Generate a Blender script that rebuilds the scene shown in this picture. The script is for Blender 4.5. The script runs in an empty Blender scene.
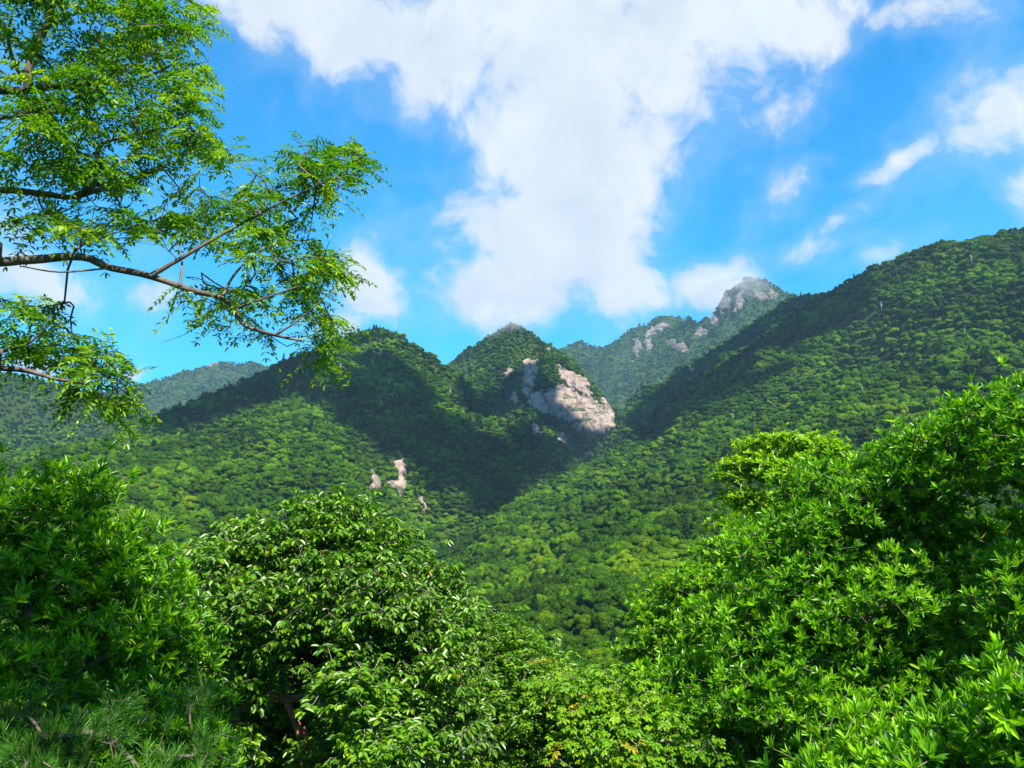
import bpy, bmesh, math, random
import numpy as np
from mathutils import Vector, Matrix
random.seed(7); RNG=np.random.default_rng(11)
scene=bpy.context.scene
COL=scene.collection
R=math.radians
# ------------------------------------------------------------------ camera, light, exposure
cam_data=bpy.data.cameras.new('camera'); cam=bpy.data.objects.new('camera',cam_data); COL.objects.link(cam)
cam_data.sensor_width=36; cam_data.lens=36*804/1024.0
cam_data.clip_start=.1; cam_data.clip_end=40000
cam.location=(0,0,0); cam.rotation_euler=(R(100),0,0)
scene.camera=cam
SUN_EL=R(54); SUN_AZ=R(150)      # azimuth measured from straight ahead, clockwise: to the right and a little behind
SUNV=Vector((math.sin(SUN_AZ)*math.cos(SUN_EL),math.cos(SUN_AZ)*math.cos(SUN_EL),math.sin(SUN_EL)))
sd=bpy.data.lights.new('sun','SUN'); sd.energy=5.0; sd.angle=R(.5); sd.color=(1,.95,.86)
so=bpy.data.objects.new('sun',sd); COL.objects.link(so); so.location=(300,-200,600)
so.rotation_euler=SUNV.to_track_quat('Z','Y').to_euler()
scene.view_settings.view_transform='Standard'; scene.view_settings.look='None'
scene.view_settings.gamma=1; scene.view_settings.exposure=1.5
try: scene.view_settings.use_curve_mapping=False
except Exception: pass
scene.render.film_transparent=False
cy=scene.cycles
cy.max_bounces=6; cy.diffuse_bounces=3; cy.glossy_bounces=2; cy.transmission_bounces=4; cy.transparent_max_bounces=8
cy.use_denoising=True; cy.caustics_reflective=False; cy.caustics_refractive=False
cy.sample_clamp_indirect=4

# ------------------------------------------------------------------ node helpers
def nd(nt,t,**kw):
    n=nt.nodes.new(t)
    for k,v in kw.items(): setattr(n,k,v)
    return n
def mth(nt,op,a,b=None,c=None,clamp=False):
    n=nt.nodes.new('ShaderNodeMath'); n.operation=op; n.use_clamp=clamp
    for i,v in enumerate((a,b,c)):
        if v is None: continue
        if isinstance(v,(int,float)): n.inputs[i].default_value=v
        else: nt.links.new(v,n.inputs[i])
    return n.outputs[0]
def mixc(nt,f,a,b,mode='MIX'):
    n=nt.nodes.new('ShaderNodeMix'); n.data_type='RGBA'; n.blend_type=mode
    for i,v in ((0,f),(6,a),(7,b)):
        if isinstance(v,(int,float)): n.inputs[i].default_value=v
        elif isinstance(v,tuple): n.inputs[i].default_value=(*v[:3],1)
        else: nt.links.new(v,n.inputs[i])
    return n.outputs[2]
def noise(nt,vec,scale,detail=4,rough=.55,dist=0):
    n=nt.nodes.new('ShaderNodeTexNoise'); n.inputs['Scale'].default_value=scale
    n.inputs['Detail'].default_value=detail; n.inputs['Roughness'].default_value=rough; n.inputs['Distortion'].default_value=dist
    if vec is not None: nt.links.new(vec,n.inputs['Vector'])
    return n.outputs[0]
def maprange(nt,v,a,b,c,d,smooth=True):
    n=nt.nodes.new('ShaderNodeMapRange'); n.interpolation_type='SMOOTHSTEP' if smooth else 'LINEAR'
    nt.links.new(v,n.inputs[0])
    for i,x in enumerate((a,b,c,d)): n.inputs[i+1].default_value=x
    return n.outputs[0]
def ramp(nt,v,stops):
    n=nt.nodes.new('ShaderNodeValToRGB'); nt.links.new(v,n.inputs[0])
    e=n.color_ramp.elements
    while len(e)<len(stops): e.new(.5)
    for q,(p,c) in zip(e,stops): q.position=p; q.color=(*c,1)
    return n.outputs[0]
F=804.0; PITCH=math.radians(10.0)
def ray(px,py):
    """unit-forward ray through a picture point: x right, y forward, z up"""
    u=(px-512.0)/F; v=(384.0-py)/F
    c,s=math.cos(PITCH),math.sin(PITCH)
    return u, c-v*s, s+v*c
def pt(px,py,D):
    x,y,z=ray(px,py); k=D/math.hypot(x,y)
    return (x*k,y*k,z*k)
def proj(x,y,z):
    c,s=math.cos(PITCH),math.sin(PITCH)
    d=y*c+z*s; w=-y*s+z*c
    d=np.where(np.abs(d)<1e-3,1e-3,d)
    return 512+F*x/d, 384-F*w/d, d
def hash2(ix,iy,seed):
    n=(ix.astype(np.int64)*374761393+iy.astype(np.int64)*668265263+seed*1442695041)&0xffffffff
    n=((n^(n>>13))*1274126177)&0xffffffff
    n=n^(n>>16)
    return (n&0xffffff)/float(0xffffff)
def vnoise(x,y,seed=0):
    ix=np.floor(x); iy=np.floor(y); fx=x-ix; fy=y-iy
    fx=fx*fx*fx*(fx*(fx*6-15)+10); fy=fy*fy*fy*(fy*(fy*6-15)+10)
    ix=ix.astype(np.int64); iy=iy.astype(np.int64)
    a=hash2(ix,iy,seed);b=hash2(ix+1,iy,seed);c=hash2(ix,iy+1,seed);d=hash2(ix+1,iy+1,seed)
    return (a+(b-a)*fx)*(1-fy)+(c+(d-c)*fx)*fy
def fbm(x,y,oct=4,seed=0,ridged=False):
    s=0;a=1;t=0
    for o in range(oct):
        n=vnoise(x*2**o+17.3*o,y*2**o-9.1*o,seed+o)
        if ridged: n=1-abs(2*n-1)
        s=s+a*n; t+=a; a*=.5
    return s/t
# (points (px,py,distance), k_left, k_right): sides as one walks along the line
RIDGES={
 'far_left':([(-260,330,4300),(-60,372,4200),(60,400,4200),(140,388,4200),(185,376,4200),(215,366,4200),(250,366,4100),(275,372,4100),(330,400,4100),(440,470,4000)],.5,.5),
 'mid_left':([(-420,300,2500),(-150,345,2450),(0,377,2400),(50,384,2400),(95,398,2350),(130,418,2250),(165,450,2150),(200,500,2000)],.55,.62),
 'r1':([(-420,560,1050),(-150,510,1150),(0,463,1250),(60,449,1300),(120,436,1350),(180,410,1420),(240,384,1480),(290,360,1530),(330,347,1560),(352,336,1590),(375,332,1600)],.9,.42),
 's1':([(375,332,1600),(400,337,1590),(424,352,1560),(442,366,1520),(452,392,1460),(461,425,1390),(472,460,1310),(482,495,1220),(486,525,1120)],.95,1.5),
 's0':([(330,347,1560),(312,372,1480),(300,392,1400),(292,410,1300)],.7,.9),
 'n1':([(292,410,1300),(308,418,1200),(324,434,1100),(336,464,980),(352,512,860),(388,558,740),(436,604,600),(475,640,480)],1.1,.30),
 'n0':([(180,440,1150),(130,480,900),(60,530,650)],.3,.3),
 'centre':([(392,440,2050),(430,395,2150),(448,366,2250),(470,349,2300),(490,336,2300),(511,325,2300),(530,333,2300),(548,347,2300),(575,362,2350),(602,395,2350),(640,440,2300)],.75,.85),
 'c_spur':([(511,325,2300),(497,352,2180),(475,385,2050),(482,420,1900),(500,455,1750),(515,485,1600)],.8,.8),
 'dome':([(548,347,2300),(556,355,2150),(572,368,2080),(590,386,2030),(604,408,1980),(618,432,1900)],.95,1.15),
 'd2':([(556,355,2150),(538,366,2060),(522,390,1980),(535,425,1850),(560,455,1700),(575,480,1550)],.8,.95),
 'far':([(430,392,3700),(520,362,3700),(560,352,3700),(583,345,3700),(602,352,3650),(625,341,3600),(645,328,3550),(671,318,3500),(684,321,3500),(700,324,3450),(712,320,3400)],.7,.7),
 'far_peak':([(700,324,3450),(712,318,3400),(719,304,3400),(726,294,3400),(738,288,3400),(746,282,3400),(756,280,3400),(772,287,3400),(788,297,3400),(830,310,3400),(1000,300,3300)],.8,.9),
 'far_spur':([(671,318,3500),(662,350,3300),(650,380,3100)],.7,.7),
 'mid':([(1000,275,2500),(860,290,2550),(812,297,2550),(790,299,2550),(762,318,2500),(730,340,2450),(700,360,2400),(672,385,2300),(648,408,2200),(628,432,2100),(612,452,1980)],.75,.5),
 'right':([(1500,120,1500),(1250,150,1550),(1100,208,1600),(1024,240,1600),(985,250,1600),(940,259,1620),(900,266,1650),(862,279,1680),(833,293,1700),(800,312,1700),(760,342,1680),(715,374,1620),(675,400,1550),(648,428,1480),(624,449,1400),(592,468,1280),(552,487,1160),(518,507,1050),(497,532,920),(484,562,800),(480,600,660),(482,630,540)],.36,1.0),
 'r2':([(833,293,1700),(805,335,1500),(770,380,1330),(730,425,1180),(700,465,1030)],.36,.42),
 'r3':([(1060,290,1450),(950,345,1200),(850,410,950),(750,480,740),(640,570,500)],.33,.36),
}
def seg_ridge(P,x,y,kl,kr,w=18.0):
    Z=0.; W=0.; best=np.full(x.shape,1e9)
    for a,b in zip(P[:-1],P[1:]):
        ex,ey=b[0]-a[0],b[1]-a[1]; L2=ex*ex+ey*ey
        t=np.clip(((x-a[0])*ex+(y-a[1])*ey)/L2,0,1)
        qx,qy=x-a[0]-t*ex,y-a[1]-t*ey
        d=np.sqrt(np.maximum(qx*qx+qy*qy,1e-6))
        sn=np.clip((ex*qy-ey*qx)/(math.sqrt(L2)*d),-1,1)
        k=kr+(kl-kr)*(.5+.5*sn)
        z=a[2]+t*(b[2]-a[2])-k*(np.sqrt(d*d+w*w)-w)
        wt=L2**.5/(d*d+25)**2.2
        Z=Z+wt*z; W=W+wt
        best=np.minimum(best,d)
    return Z/W,best
def height(x,y,only=None):
    r=np.hypot(x,y)
    # valley and the slope that falls away below the lookout
    base=-62+np.clip((y-380)*.03,-5,140)
    near=-2.0-.62*np.clip(y-1.5,0,None)
    near=np.where(y<1.5,-1.75+.25*np.clip(-y-2,0,400),near)
    H=np.maximum(near,-62)*(1-np.clip((y-100)/200,0,1))+base*np.clip((y-100)/200,0,1)
    H0=H
    S=None; dm=np.full(x.shape,1e9)
    for n,(pp,kl,kr) in RIDGES.items():
        if only and n not in only: continue
        P=[pt(q[0],q[1],q[2]*(1.3 if n.startswith('far') else 1)) for q in pp]
        z,d=seg_ridge(P,x,y,kl,kr)
        dm=np.minimum(dm,d)
        if S is None: S=z
        else:
            k=14.0; h=np.clip(.5+.5*(z-S)/k,0,1)
            S=S*(1-h)+z*h+k*h*(1-h)
    g=fbm(x/210+3.1,y/210,4,5,True)-.5
    g2=fbm(x/60,y/60,3,11,False)-.5
    amp=np.clip((dm-15)/140,0,1)
    g3=fbm(x/125+9.7,y/125+2.2,3,17,True)-.5
    S=S+amp*(g*105*np.clip(r/1500,.25,1.2)+g3*58*np.clip(r/1200-.2,.2,1)+g2*26)-3+g2*3
    S=S+np.clip((r-3300)/300,0,1)*(fbm(x/95,y/95,4,23,True)-.45)*60
    k=12.0; h=np.clip(.5+.5*(S-H)/k,0,1)
    far=np.clip((r-200)/120,0,1)
    HH=H*(1-h)+S*h+k*h*(1-h)
    H=H*(1-far)+HH*far
    return H+(vnoise(x/9,y/9,3)-.5)*np.clip(r/8-1,0,1.2)

# ------------------------------------------------------------------ sky: Nishita with broken cumulus laid out by compass direction and elevation
def azel(px,py):
    x,y,z=ray(px,py); return math.atan2(x,y), math.atan2(z,math.hypot(x,y))
def make_world():
    w=bpy.data.worlds.new('World'); scene.world=w; w.use_nodes=True
    nt=w.node_tree; nt.nodes.clear(); L=nt.links
    out=nd(nt,'ShaderNodeOutputWorld'); bg=nd(nt,'ShaderNodeBackground'); L.new(bg.outputs[0],out.inputs[0])
    bg.inputs[1].default_value=.072
    sky=nd(nt,'ShaderNodeTexSky'); sky.sky_type='NISHITA'; sky.sun_disc=False
    sky.sun_elevation=SUN_EL; sky.sun_rotation=SUN_AZ; sky.air_density=1.0; sky.dust_density=.3; sky.ozone_density=2.0
    tc=nd(nt,'ShaderNodeTexCoord'); sep=nd(nt,'ShaderNodeSeparateXYZ'); L.new(tc.outputs['Generated'],sep.inputs[0])
    az=mth(nt,'ARCTAN2',sep.outputs[0],sep.outputs[1]); el=mth(nt,'ARCSINE',sep.outputs[2])
    cmb=nd(nt,'ShaderNodeCombineXYZ'); L.new(az,cmb.inputs[0]); L.new(el,cmb.inputs[1])
    # domain warp
    wn=nd(nt,'ShaderNodeTexNoise'); wn.inputs['Scale'].default_value=7; wn.inputs['Detail'].default_value=3; L.new(cmb.outputs[0],wn.inputs['Vector'])
    vs=nd(nt,'ShaderNodeVectorMath',operation='SUBTRACT'); L.new(wn.outputs['Color'],vs.inputs[0]); vs.inputs[1].default_value=(.5,.5,.5)
    vm=nd(nt,'ShaderNodeVectorMath',operation='MULTIPLY_ADD'); L.new(vs.outputs[0],vm.inputs[0]); vm.inputs[1].default_value=(.10,.08,0); L.new(cmb.outputs[0],vm.inputs[2])
    P=vm.outputs[0]
    blobs=[(250,5,70,42,-10,.95),(340,45,70,34,-20,.9),(560,30,250,100,0,1.05),(300,0,150,52,-12,1.0),(740,10,135,66,0,.95),(660,75,90,60,0,.85),(430,70,80,50,20,.8),(575,140,150,105,0,1.05),(555,235,135,85,0,1.05),(500,288,85,46,0,1.0),(625,282,62,44,0,.85),
           (712,275,56,34,8,.95),(412,105,44,32,0,.6),(385,25,90,50,0,.95),(775,95,70,40,20,.5),(770,205,60,28,35,.5),(848,226,50,18,32,.55),(885,260,70,15,12,.42),
           (990,128,78,50,22,.62),(900,160,70,20,25,.62),(1015,180,40,24,0,.7),(930,12,100,26,5,.45),(820,255,80,18,0,.4),(740,60,90,60,0,.6),
           (30,280,75,32,-10,.85),(0,225,60,28,0,.6),(160,292,55,24,0,.6),(366,285,44,48,0,.95),(345,325,34,26,0,.7),(140,370,18,10,0,.7),(20,360,50,16,0,.5),
           (645,175,60,60,0,.4),(520,-200,520,140,0,.7),(-350,150,200,80,0,.8),(1400,100,220,90,10,.7)]
    sky_blobs=[(150,60,.7,.3,1),(-120,55,.6,.3,1),(100,30,.5,.2,.9),(-170,35,.6,.22,1),(-80,40,.35,.18,.9),(170,75,.9,.2,.9)]   # overhead and behind (degrees, degrees, radians)
    acc=None
    for (px,py,rx,ry,ang,st) in blobs+[(a,e,w*F,h*F,None,s) for (a,e,w,h,s) in sky_blobs]:
        if ang is None: a0,e0,ang=R(px),R(py),0
        else: a0,e0=azel(px,py)
        m=nd(nt,'ShaderNodeMapping'); m.vector_type='TEXTURE'
        m.inputs['Location'].default_value=(a0,e0,0); m.inputs['Rotation'].default_value=(0,0,R(ang))
        m.inputs['Scale'].default_value=(rx/F*1.15,ry/F*1.15,1); L.new(P,m.inputs[0])
        ln=nd(nt,'ShaderNodeVectorMath',operation='LENGTH'); L.new(m.outputs[0],ln.inputs[0])
        v=maprange(nt,ln.outputs['Value'],0,1.35,st,0)
        acc=v if acc is None else mth(nt,'MAXIMUM',acc,v)
        
    n1=noise(nt,P,10,12,.64); n2=noise(nt,P,3.6,3,.5)
    dens=mth(nt,'ADD',acc,mth(nt,'MULTIPLY',mth(nt,'SUBTRACT',n1,.5),1.75))
    dens=mth(nt,'ADD',dens,mth(nt,'MULTIPLY',mth(nt,'SUBTRACT',n2,.5),.35))
    mask=maprange(nt,dens,.25,.78,0,1)
    thin=maprange(nt,dens,-.05,.5,0,.18)
    mask=mth(nt,'MAXIMUM',mask,thin)
    core=maprange(nt,dens,.45,1.15,0,1)
    n3=noise(nt,P,8,8,.6)
    lit=maprange(nt,n3,.33,.66,0,1)
    cc=mixc(nt,lit,(.68,.77,.88),(.93,.95,.97))
    cc=mixc(nt,mth(nt,'MULTIPLY',core,.5),cc,(.84,.89,.94))
    gam=nd(nt,'ShaderNodeGamma'); L.new(sky.outputs[0],gam.inputs[0]); gam.inputs[1].default_value=1.0
    blue=mixc(nt,1.0,sky.outputs[0],(.02,.95,1.4),'MULTIPLY')
    cs=nd(nt,'ShaderNodeVectorMath',operation='SCALE'); L.new(cc,cs.inputs[0]); cs.inputs['Scale'].default_value=CLOUD
    fin=mixc(nt,mask,blue,cs.outputs[0])
    L.new(fin,bg.inputs[0])
    w.cycles.sampling_method='MANUAL'; w.cycles.sample_map_resolution=1024
CLOUD=5.0
make_world()

# ------------------------------------------------------------------ mesh helpers
def link(o,parent=None):
    COL.objects.link(o)
    if parent: o.parent=parent
    return o
def mesh_np(name,V,Fc,mats,k=4,mat_idx=None,smooth=False):
    me=bpy.data.meshes.new(name); V=np.asarray(V,dtype=np.float32); Fc=np.asarray(Fc,dtype=np.int32)
    me.vertices.add(len(V)); me.vertices.foreach_set('co',V.ravel())
    n=len(Fc); me.loops.add(n*k); me.loops.foreach_set('vertex_index',Fc.ravel())
    me.polygons.add(n); me.polygons.foreach_set('loop_start',np.arange(n,dtype=np.int32)*k)
    me.polygons.foreach_set('loop_total',np.full(n,k,dtype=np.int32))
    for m in mats: me.materials.append(m)
    if mat_idx is not None: me.polygons.foreach_set('material_index',np.asarray(mat_idx,dtype=np.int32))
    me.polygons.foreach_set('use_smooth',np.full(n,smooth,dtype=bool))
    me.update(calc_edges=True)
    return me
def tag(o,label=None,cat=None,group=None,kind=None):
    for k,v in (('label',label),('category',cat),('group',group),('kind',kind)):
        if v: o[k]=v
    return o
def empty(name,loc,**kw):
    o=bpy.data.objects.new(name,None); o.location=loc; COL.objects.link(o); o.empty_display_size=.2
    return tag(o,**kw)
def addobj(name,me,parent=None,loc=None):
    o=bpy.data.objects.new(name,me); COL.objects.link(o)
    if parent: o.parent=parent
    if loc is not None: o.location=loc
    return o

# ------------------------------------------------------------------ materials of the far land
def mat_new(name):
    m=bpy.data.materials.new(name); m.use_nodes=True; nt=m.node_tree; nt.nodes.clear()
    out=nd(nt,'ShaderNodeOutputMaterial'); return m,nt,out
def ground_mat():
    m,nt,out=mat_new('forest_floor'); b=nd(nt,'ShaderNodeBsdfPrincipled'); nt.links.new(b.outputs[0],out.inputs[0])
    g=nd(nt,'ShaderNodeNewGeometry')
    n=noise(nt,g.outputs['Position'],.15,8,.6); n2=noise(nt,g.outputs['Position'],2.3,5,.6)
    c=ramp(nt,n,[(.3,(.010,.028,.004)),(.55,(.02,.05,.005)),(.75,(.035,.06,.008))])
    c=mixc(nt,.4,c,ramp(nt,n2,[(.3,(.012,.02,.006)),(.7,(.06,.07,.02))]))
    nt.links.new(c,b.inputs['Base Color']); b.inputs['Roughness'].default_value=.95; b.inputs['Specular IOR Level'].default_value=.05
    return m
def far_leaf_mat(name,dark,mid,light,rot=0):
    m,nt,out=mat_new(name); L=nt.links
    g=nd(nt,'ShaderNodeNewGeometry'); oi=nd(nt,'ShaderNodeObjectInfo')
    big=noise(nt,g.outputs['Position'],.011,5,.65); r=oi.outputs['Random']
    t=mth(nt,'ADD',mth(nt,'MULTIPLY',r,.5),mth(nt,'MULTIPLY',mth(nt,'SUBTRACT',big,.5),2.4)); t=mth(nt,'ADD',t,.20,clamp=True)
    c=ramp(nt,t,[(.0,dark),(.42,mid),(.82,light),(1,(light[0]*1.35,light[1]*1.15,light[2]))])
    r2=mth(nt,'FRACT',mth(nt,'MULTIPLY',r,37.7)); hue=ramp(nt,r2,[(0,(.72,1.0,2.0)),(.3,(.9,1,1)),(.75,(1.05,1.04,1)),(.93,(1.25,1.08,1)),(1,(1.6,1.05,1.2))]); c=mixc(nt,1.0,c,hue,'MULTIPLY')
    fine=noise(nt,g.outputs['Position'],.9,3,.6)
    c=mixc(nt,mth(nt,'MULTIPLY',maprange(nt,fine,.35,.7,0,1),.35),c,light)
    d=nd(nt,'ShaderNodeBsdfPrincipled'); L.new(c,d.inputs['Base Color']); d.inputs['Roughness'].default_value=.55
    d.inputs['Specular IOR Level'].default_value=.05
    tr=nd(nt,'ShaderNodeBsdfTranslucent'); L.new(mixc(nt,1.0,c,(1.1,1.25,.35),'MULTIPLY'),tr.inputs[0])
    mx=nd(nt,'ShaderNodeMixShader'); mx.inputs[0].default_value=.25; L.new(d.outputs[0],mx.inputs[1]); L.new(tr.outputs[0],mx.inputs[2])
    L.new(mx.outputs[0],out.inputs[0]); return m
M_GROUND=ground_mat()
M_FAR=far_leaf_mat('canopy_leaves',(.004,.016,.002),(.024,.072,.001),(.098,.190,.001))
M_CON=far_leaf_mat('conifer_leaves',(.006,.022,.006),(.012,.040,.008),(.02,.06,.010))
def bark_mat(name,c1,c2,scale=14):
    m,nt,out=mat_new(name); b=nd(nt,'ShaderNodeBsdfPrincipled'); nt.links.new(b.outputs[0],out.inputs[0])
    tc=nd(nt,'ShaderNodeTexCoord'); mp=nd(nt,'ShaderNodeMapping'); mp.inputs['Scale'].default_value=(1,1,.35); nt.links.new(tc.outputs['Object'],mp.inputs[0])
    n=noise(nt,mp.outputs[0],scale,6,.65); c=ramp(nt,n,[(.3,c1),(.65,c2)]); nt.links.new(c,b.inputs['Base Color'])
    b.inputs['Roughness'].default_value=.85
    bp=nd(nt,'ShaderNodeBump'); bp.inputs['Strength'].default_value=.6; bp.inputs['Distance'].default_value=.02
    nt.links.new(n,bp.inputs['Height']); nt.links.new(bp.outputs[0],b.inputs['Normal']); return m
M_DEAD=bark_mat('bleached_wood',(.48,.46,.42),(.74,.72,.68),3)
M_BARKFAR=bark_mat('bark_far',(.10,.08,.06),(.2,.17,.13),2)

# ------------------------------------------------------------------ terrain: one sheet out to the horizon
azf=np.radians(np.arange(-47,47.01,.13)); azc=np.radians(np.arange(50,311,3.0))
AZ=np.concatenate([azf,azc])
RS=np.concatenate([np.geomspace(.8,60,60),np.arange(64,300,4),np.arange(304,2600,9),np.arange(2610,6200,20),np.geomspace(6300,12000,10)])
Ag,Rg=np.meshgrid(AZ,RS); X=np.sin(Ag)*Rg; Y=np.cos(Ag)*Rg
H=height(X,Y)
nr,na=X.shape
V=np.stack([X,Y,H],-1).reshape(-1,3); V=np.vstack([V,[[0,0,-1.75]]])
i=np.arange(nr-1)[:,None]*na; j=np.arange(na)[None,:]; j2=(j+1)%na
Q=np.stack([i+j,i+na+j,i+na+j2,i+j2],-1).reshape(-1,4)[:,::-1]
me=mesh_np('terrain',V,Q,[M_GROUND],4,smooth=True)
terrain=addobj('terrain',me); tag(terrain,kind='structure')

# horizon table for culling what no nearby viewpoint can see
naf=len(azf)
EL=np.maximum.accumulate(H[:,:naf]/Rg[:,:naf],axis=0)
def el_before(x,y,back=14):
    a=np.arctan2(x,y); r=np.hypot(x,y)
    ia=np.clip(((a-azf[0])/(azf[1]-azf[0])).astype(int),0,naf-1); ir=np.clip(np.searchsorted(RS,r-back)-1,0,nr-1)
    return EL[ir,ia]
def hit(px,py,rmin=320):
    """where the line of sight through a picture point meets the land"""
    x,y,z=ray(px,py); h=math.hypot(x,y); r=np.arange(rmin,6100,2.0)
    zz=z/h*r; hh=height(x/h*r,y/h*r); ok=hh>zz; k=np.argmax(ok)
    if not ok[k]: return None
    return x/h*r[k],y/h*r[k],hh[k],r[k]
def in_poly(px,py,poly):
    c=np.zeros(px.shape,bool); n=len(poly)
    for i in range(n):
        x1,y1=poly[i]; x2,y2=poly[(i+1)%n]
        if y1==y2: continue
        m=((y1>py)!=(y2>py))&(px<(x2-x1)*(py-y1)/(y2-y1)+x1); c^=m
    return c

# ------------------------------------------------------------------ bare granite
def granite_mat(name,tones):
    m,nt,out=mat_new(name); L=nt.links; b=nd(nt,'ShaderNodeBsdfPrincipled'); L.new(b.outputs[0],out.inputs[0])
    g=nd(nt,'ShaderNodeNewGeometry'); mp=nd(nt,'ShaderNodeMapping'); mp.inputs['Scale'].default_value=(1,1,.14); L.new(g.outputs['Position'],mp.inputs[0])
    st=noise(nt,mp.outputs[0],.055,7,.7,.3)
    md_=nd(nt,'ShaderNodeMapping'); md_.inputs['Rotation'].default_value=(0,R(38),0); md_.inputs['Scale'].default_value=(.22,1,1); L.new(g.outputs['Position'],md_.inputs[0]); scrub=noise(nt,md_.outputs[0],.038,6,.68); n=noise(nt,g.outputs['Position'],.05,6,.6)
    c=ramp(nt,n,tones)
    c=mixc(nt,maprange(nt,st,.50,.60,0,.75),c,(.07,.055,.052))
    crk=noise(nt,g.outputs['Position'],.045,8,.7,1.2); c=mixc(nt,maprange(nt,mth(nt,'ABSOLUTE',mth(nt,'SUBTRACT',crk,.5)),0,.014,.6,0),c,(.05,.045,.03))
    c=mixc(nt,maprange(nt,scrub,.55,.585,0,.9),c,(.022,.045,.010))   # moss and scrub rooted in the joints
    L.new(c,b.inputs['Base Color']); b.inputs['Roughness'].default_value=.8; b.inputs['Specular IOR Level'].default_value=.15
    bp=nd(nt,'ShaderNodeBump'); bp.inputs['Strength'].default_value=.6; bp.inputs['Distance'].default_value=3
    L.new(noise(nt,g.outputs['Position'],.12,8,.65),bp.inputs['Height']); L.new(bp.outputs[0],b.inputs['Normal']); return m
M_ROCK=granite_mat('granite',[(.3,(.14,.10,.08)),(.5,(.24,.175,.14)),(.7,(.34,.26,.205))])
M_ROCKFAR=granite_mat('weathered_granite',[(.3,(.08,.07,.06)),(.5,(.14,.115,.095)),(.7,(.22,.18,.15))])
ROCKS=[ # name,label,polygon, bulge
 ('cliff_face','broad pinkish slab at the foot of the rock dome, largest of its bare faces',[(544,396),(551,389),(562,387),(570,390),(579,398),(592,399),(600,404),(609,414),(617,430),(605,435),(588,434),(572,428),(558,417),(550,415),(546,406)],8),
 ('cliff_face','tall narrow pale slab on the left side of the rock dome',[(522,361),(536,361),(537,378),(532,390),(529,400),(521,396),(523,380),(521,370)],5),
 ('cliff_face','diagonal stepped pale slab along the upper right shoulder of the rock dome',[(556,366),(567,369),(576,376),(590,378),(593,386),(584,387),(596,398),(584,397),(571,389),(560,380)],5),
 ('cliff_face','small pale slab highest and farthest left on the rock dome',[(507,369),(513,367),(512,373),(507,380),(505,376)],4),
 ('cliff_face','grey streaked slab at the left foot of the rock dome',[(511,391),(518,390),(519,400),(516,406),(511,400)],5),
 ('cliff_face','grey purple slab in the shade between the narrow slab and the broad slab',[(528,401),(535,390),(544,393),(547,405),(549,416),(541,414),(531,407)],5),
 ('cliff_face','steep pale strip at the right hand edge of the rock dome above the green saddle',[(601,398),(608,400),(614,413),(617,428),(611,424),(606,412)],6),
 ('cliff_face','shaded grey outcrop low in the gully under the rock dome',[(531,424),(539,424),(541,434),(534,437),(530,430)],4),
 ('cliff_face','slanting grey outcrop at the lower right of the shaded gully under the dome',[(557,433),(566,436),(571,445),(568,449),(560,443)],4),
 ('cliff_face','pale landslip scar on the lower flank of the left mountain, widest of its scars',[(393,463),(403,461),(408,467),(404,475),(406,486),(403,496),(399,500),(397,489),(387,485),(389,480),(397,481),(398,473),(393,468)],3),
 ('cliff_face','thin pale scar on the left mountain, left of the widest scar',[(370,465),(376,471),(380,484),(375,496),(369,488),(371,479)],4),
 ('cliff_face','faint pale scar on the left mountain, low and right of the widest scar',[(418,495),(424,497),(426,508),(424,513),(421,505)],2.5),
 ('cliff_face','pale patches of rock across the far peak right of the central mountain',[(664,339),(676,341),(687,346),(689,351),(680,353),(672,349)],5),
 ('cliff_face','brown grey rock ribs on the left shoulder of the far peak',[(632,340),(639,338),(641,350),(637,360),(633,354)],5),
 ('cliff_face','broken grey crags along the crest of the far peak, left of its top',[(645,331),(656,325),(668,321),(668,327),(656,333),(647,337)],4),
 ('cliff_face','grey rock below the low saddle right of the far peak',[(694,329),(704,327),(710,332),(703,337),(695,335)],4),
 ('cliff_face','small grey crag at the left foot of the rugged pillar',[(709,318),(716,315),(717,323),(711,326)],5),
 ('cliff_face','weathered rock right of the bright band on the highest far summit',[(770,290),(778,293),(781,299),(774,300),(768,296)],5),
 ('cliff_face','small rock rib between the brown ribs and the pale patches on the far peak',[(644,341),(652,338),(652,349),(647,352)],5),
 ('cliff_face','rugged grey pillar under the cloud on the highest far summit',[(719,302),(726,293),(732,300),(729,312),(718,314)],9),
 ('cliff_face','dark furrowed rock wall right of the pillar on the highest far summit',[(734,297),(741,291),(745,296),(740,310),(735,315),(733,308)],8),
 ('cliff_face','bright rock band below the top of the highest far summit',[(753,291),(760,290),(768,298),(764,302),(756,300)],5),
 ('cliff_face','small pale knob on the wooded ridge between the far peak and the right slope',[(688,366),(693,364),(693,369),(689,370)],3),
 ('cliff_face','small pink crag on the top of the far left ridge',[(207,364),(216,362),(219,366),(212,370),(206,369)],5),
 ('cliff_face','bright scattered rock just under the wooded crown of the dome',[(548,348),(552,349),(551,352),(547,352)],3),
]
def warp(px,py):
    return px+(vnoise(px*.35,py*.35,31)-.5)*5, py+(vnoise(px*.35,py*.35,32)-.5)*5
def ledge(px,py):
    """strips of scrub that cross the slabs"""
    return (vnoise((px+py)*.045,(py-px*.85)*.19,37)>.93)&(vnoise(px*.1,py*.1,38)>.3)
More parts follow.
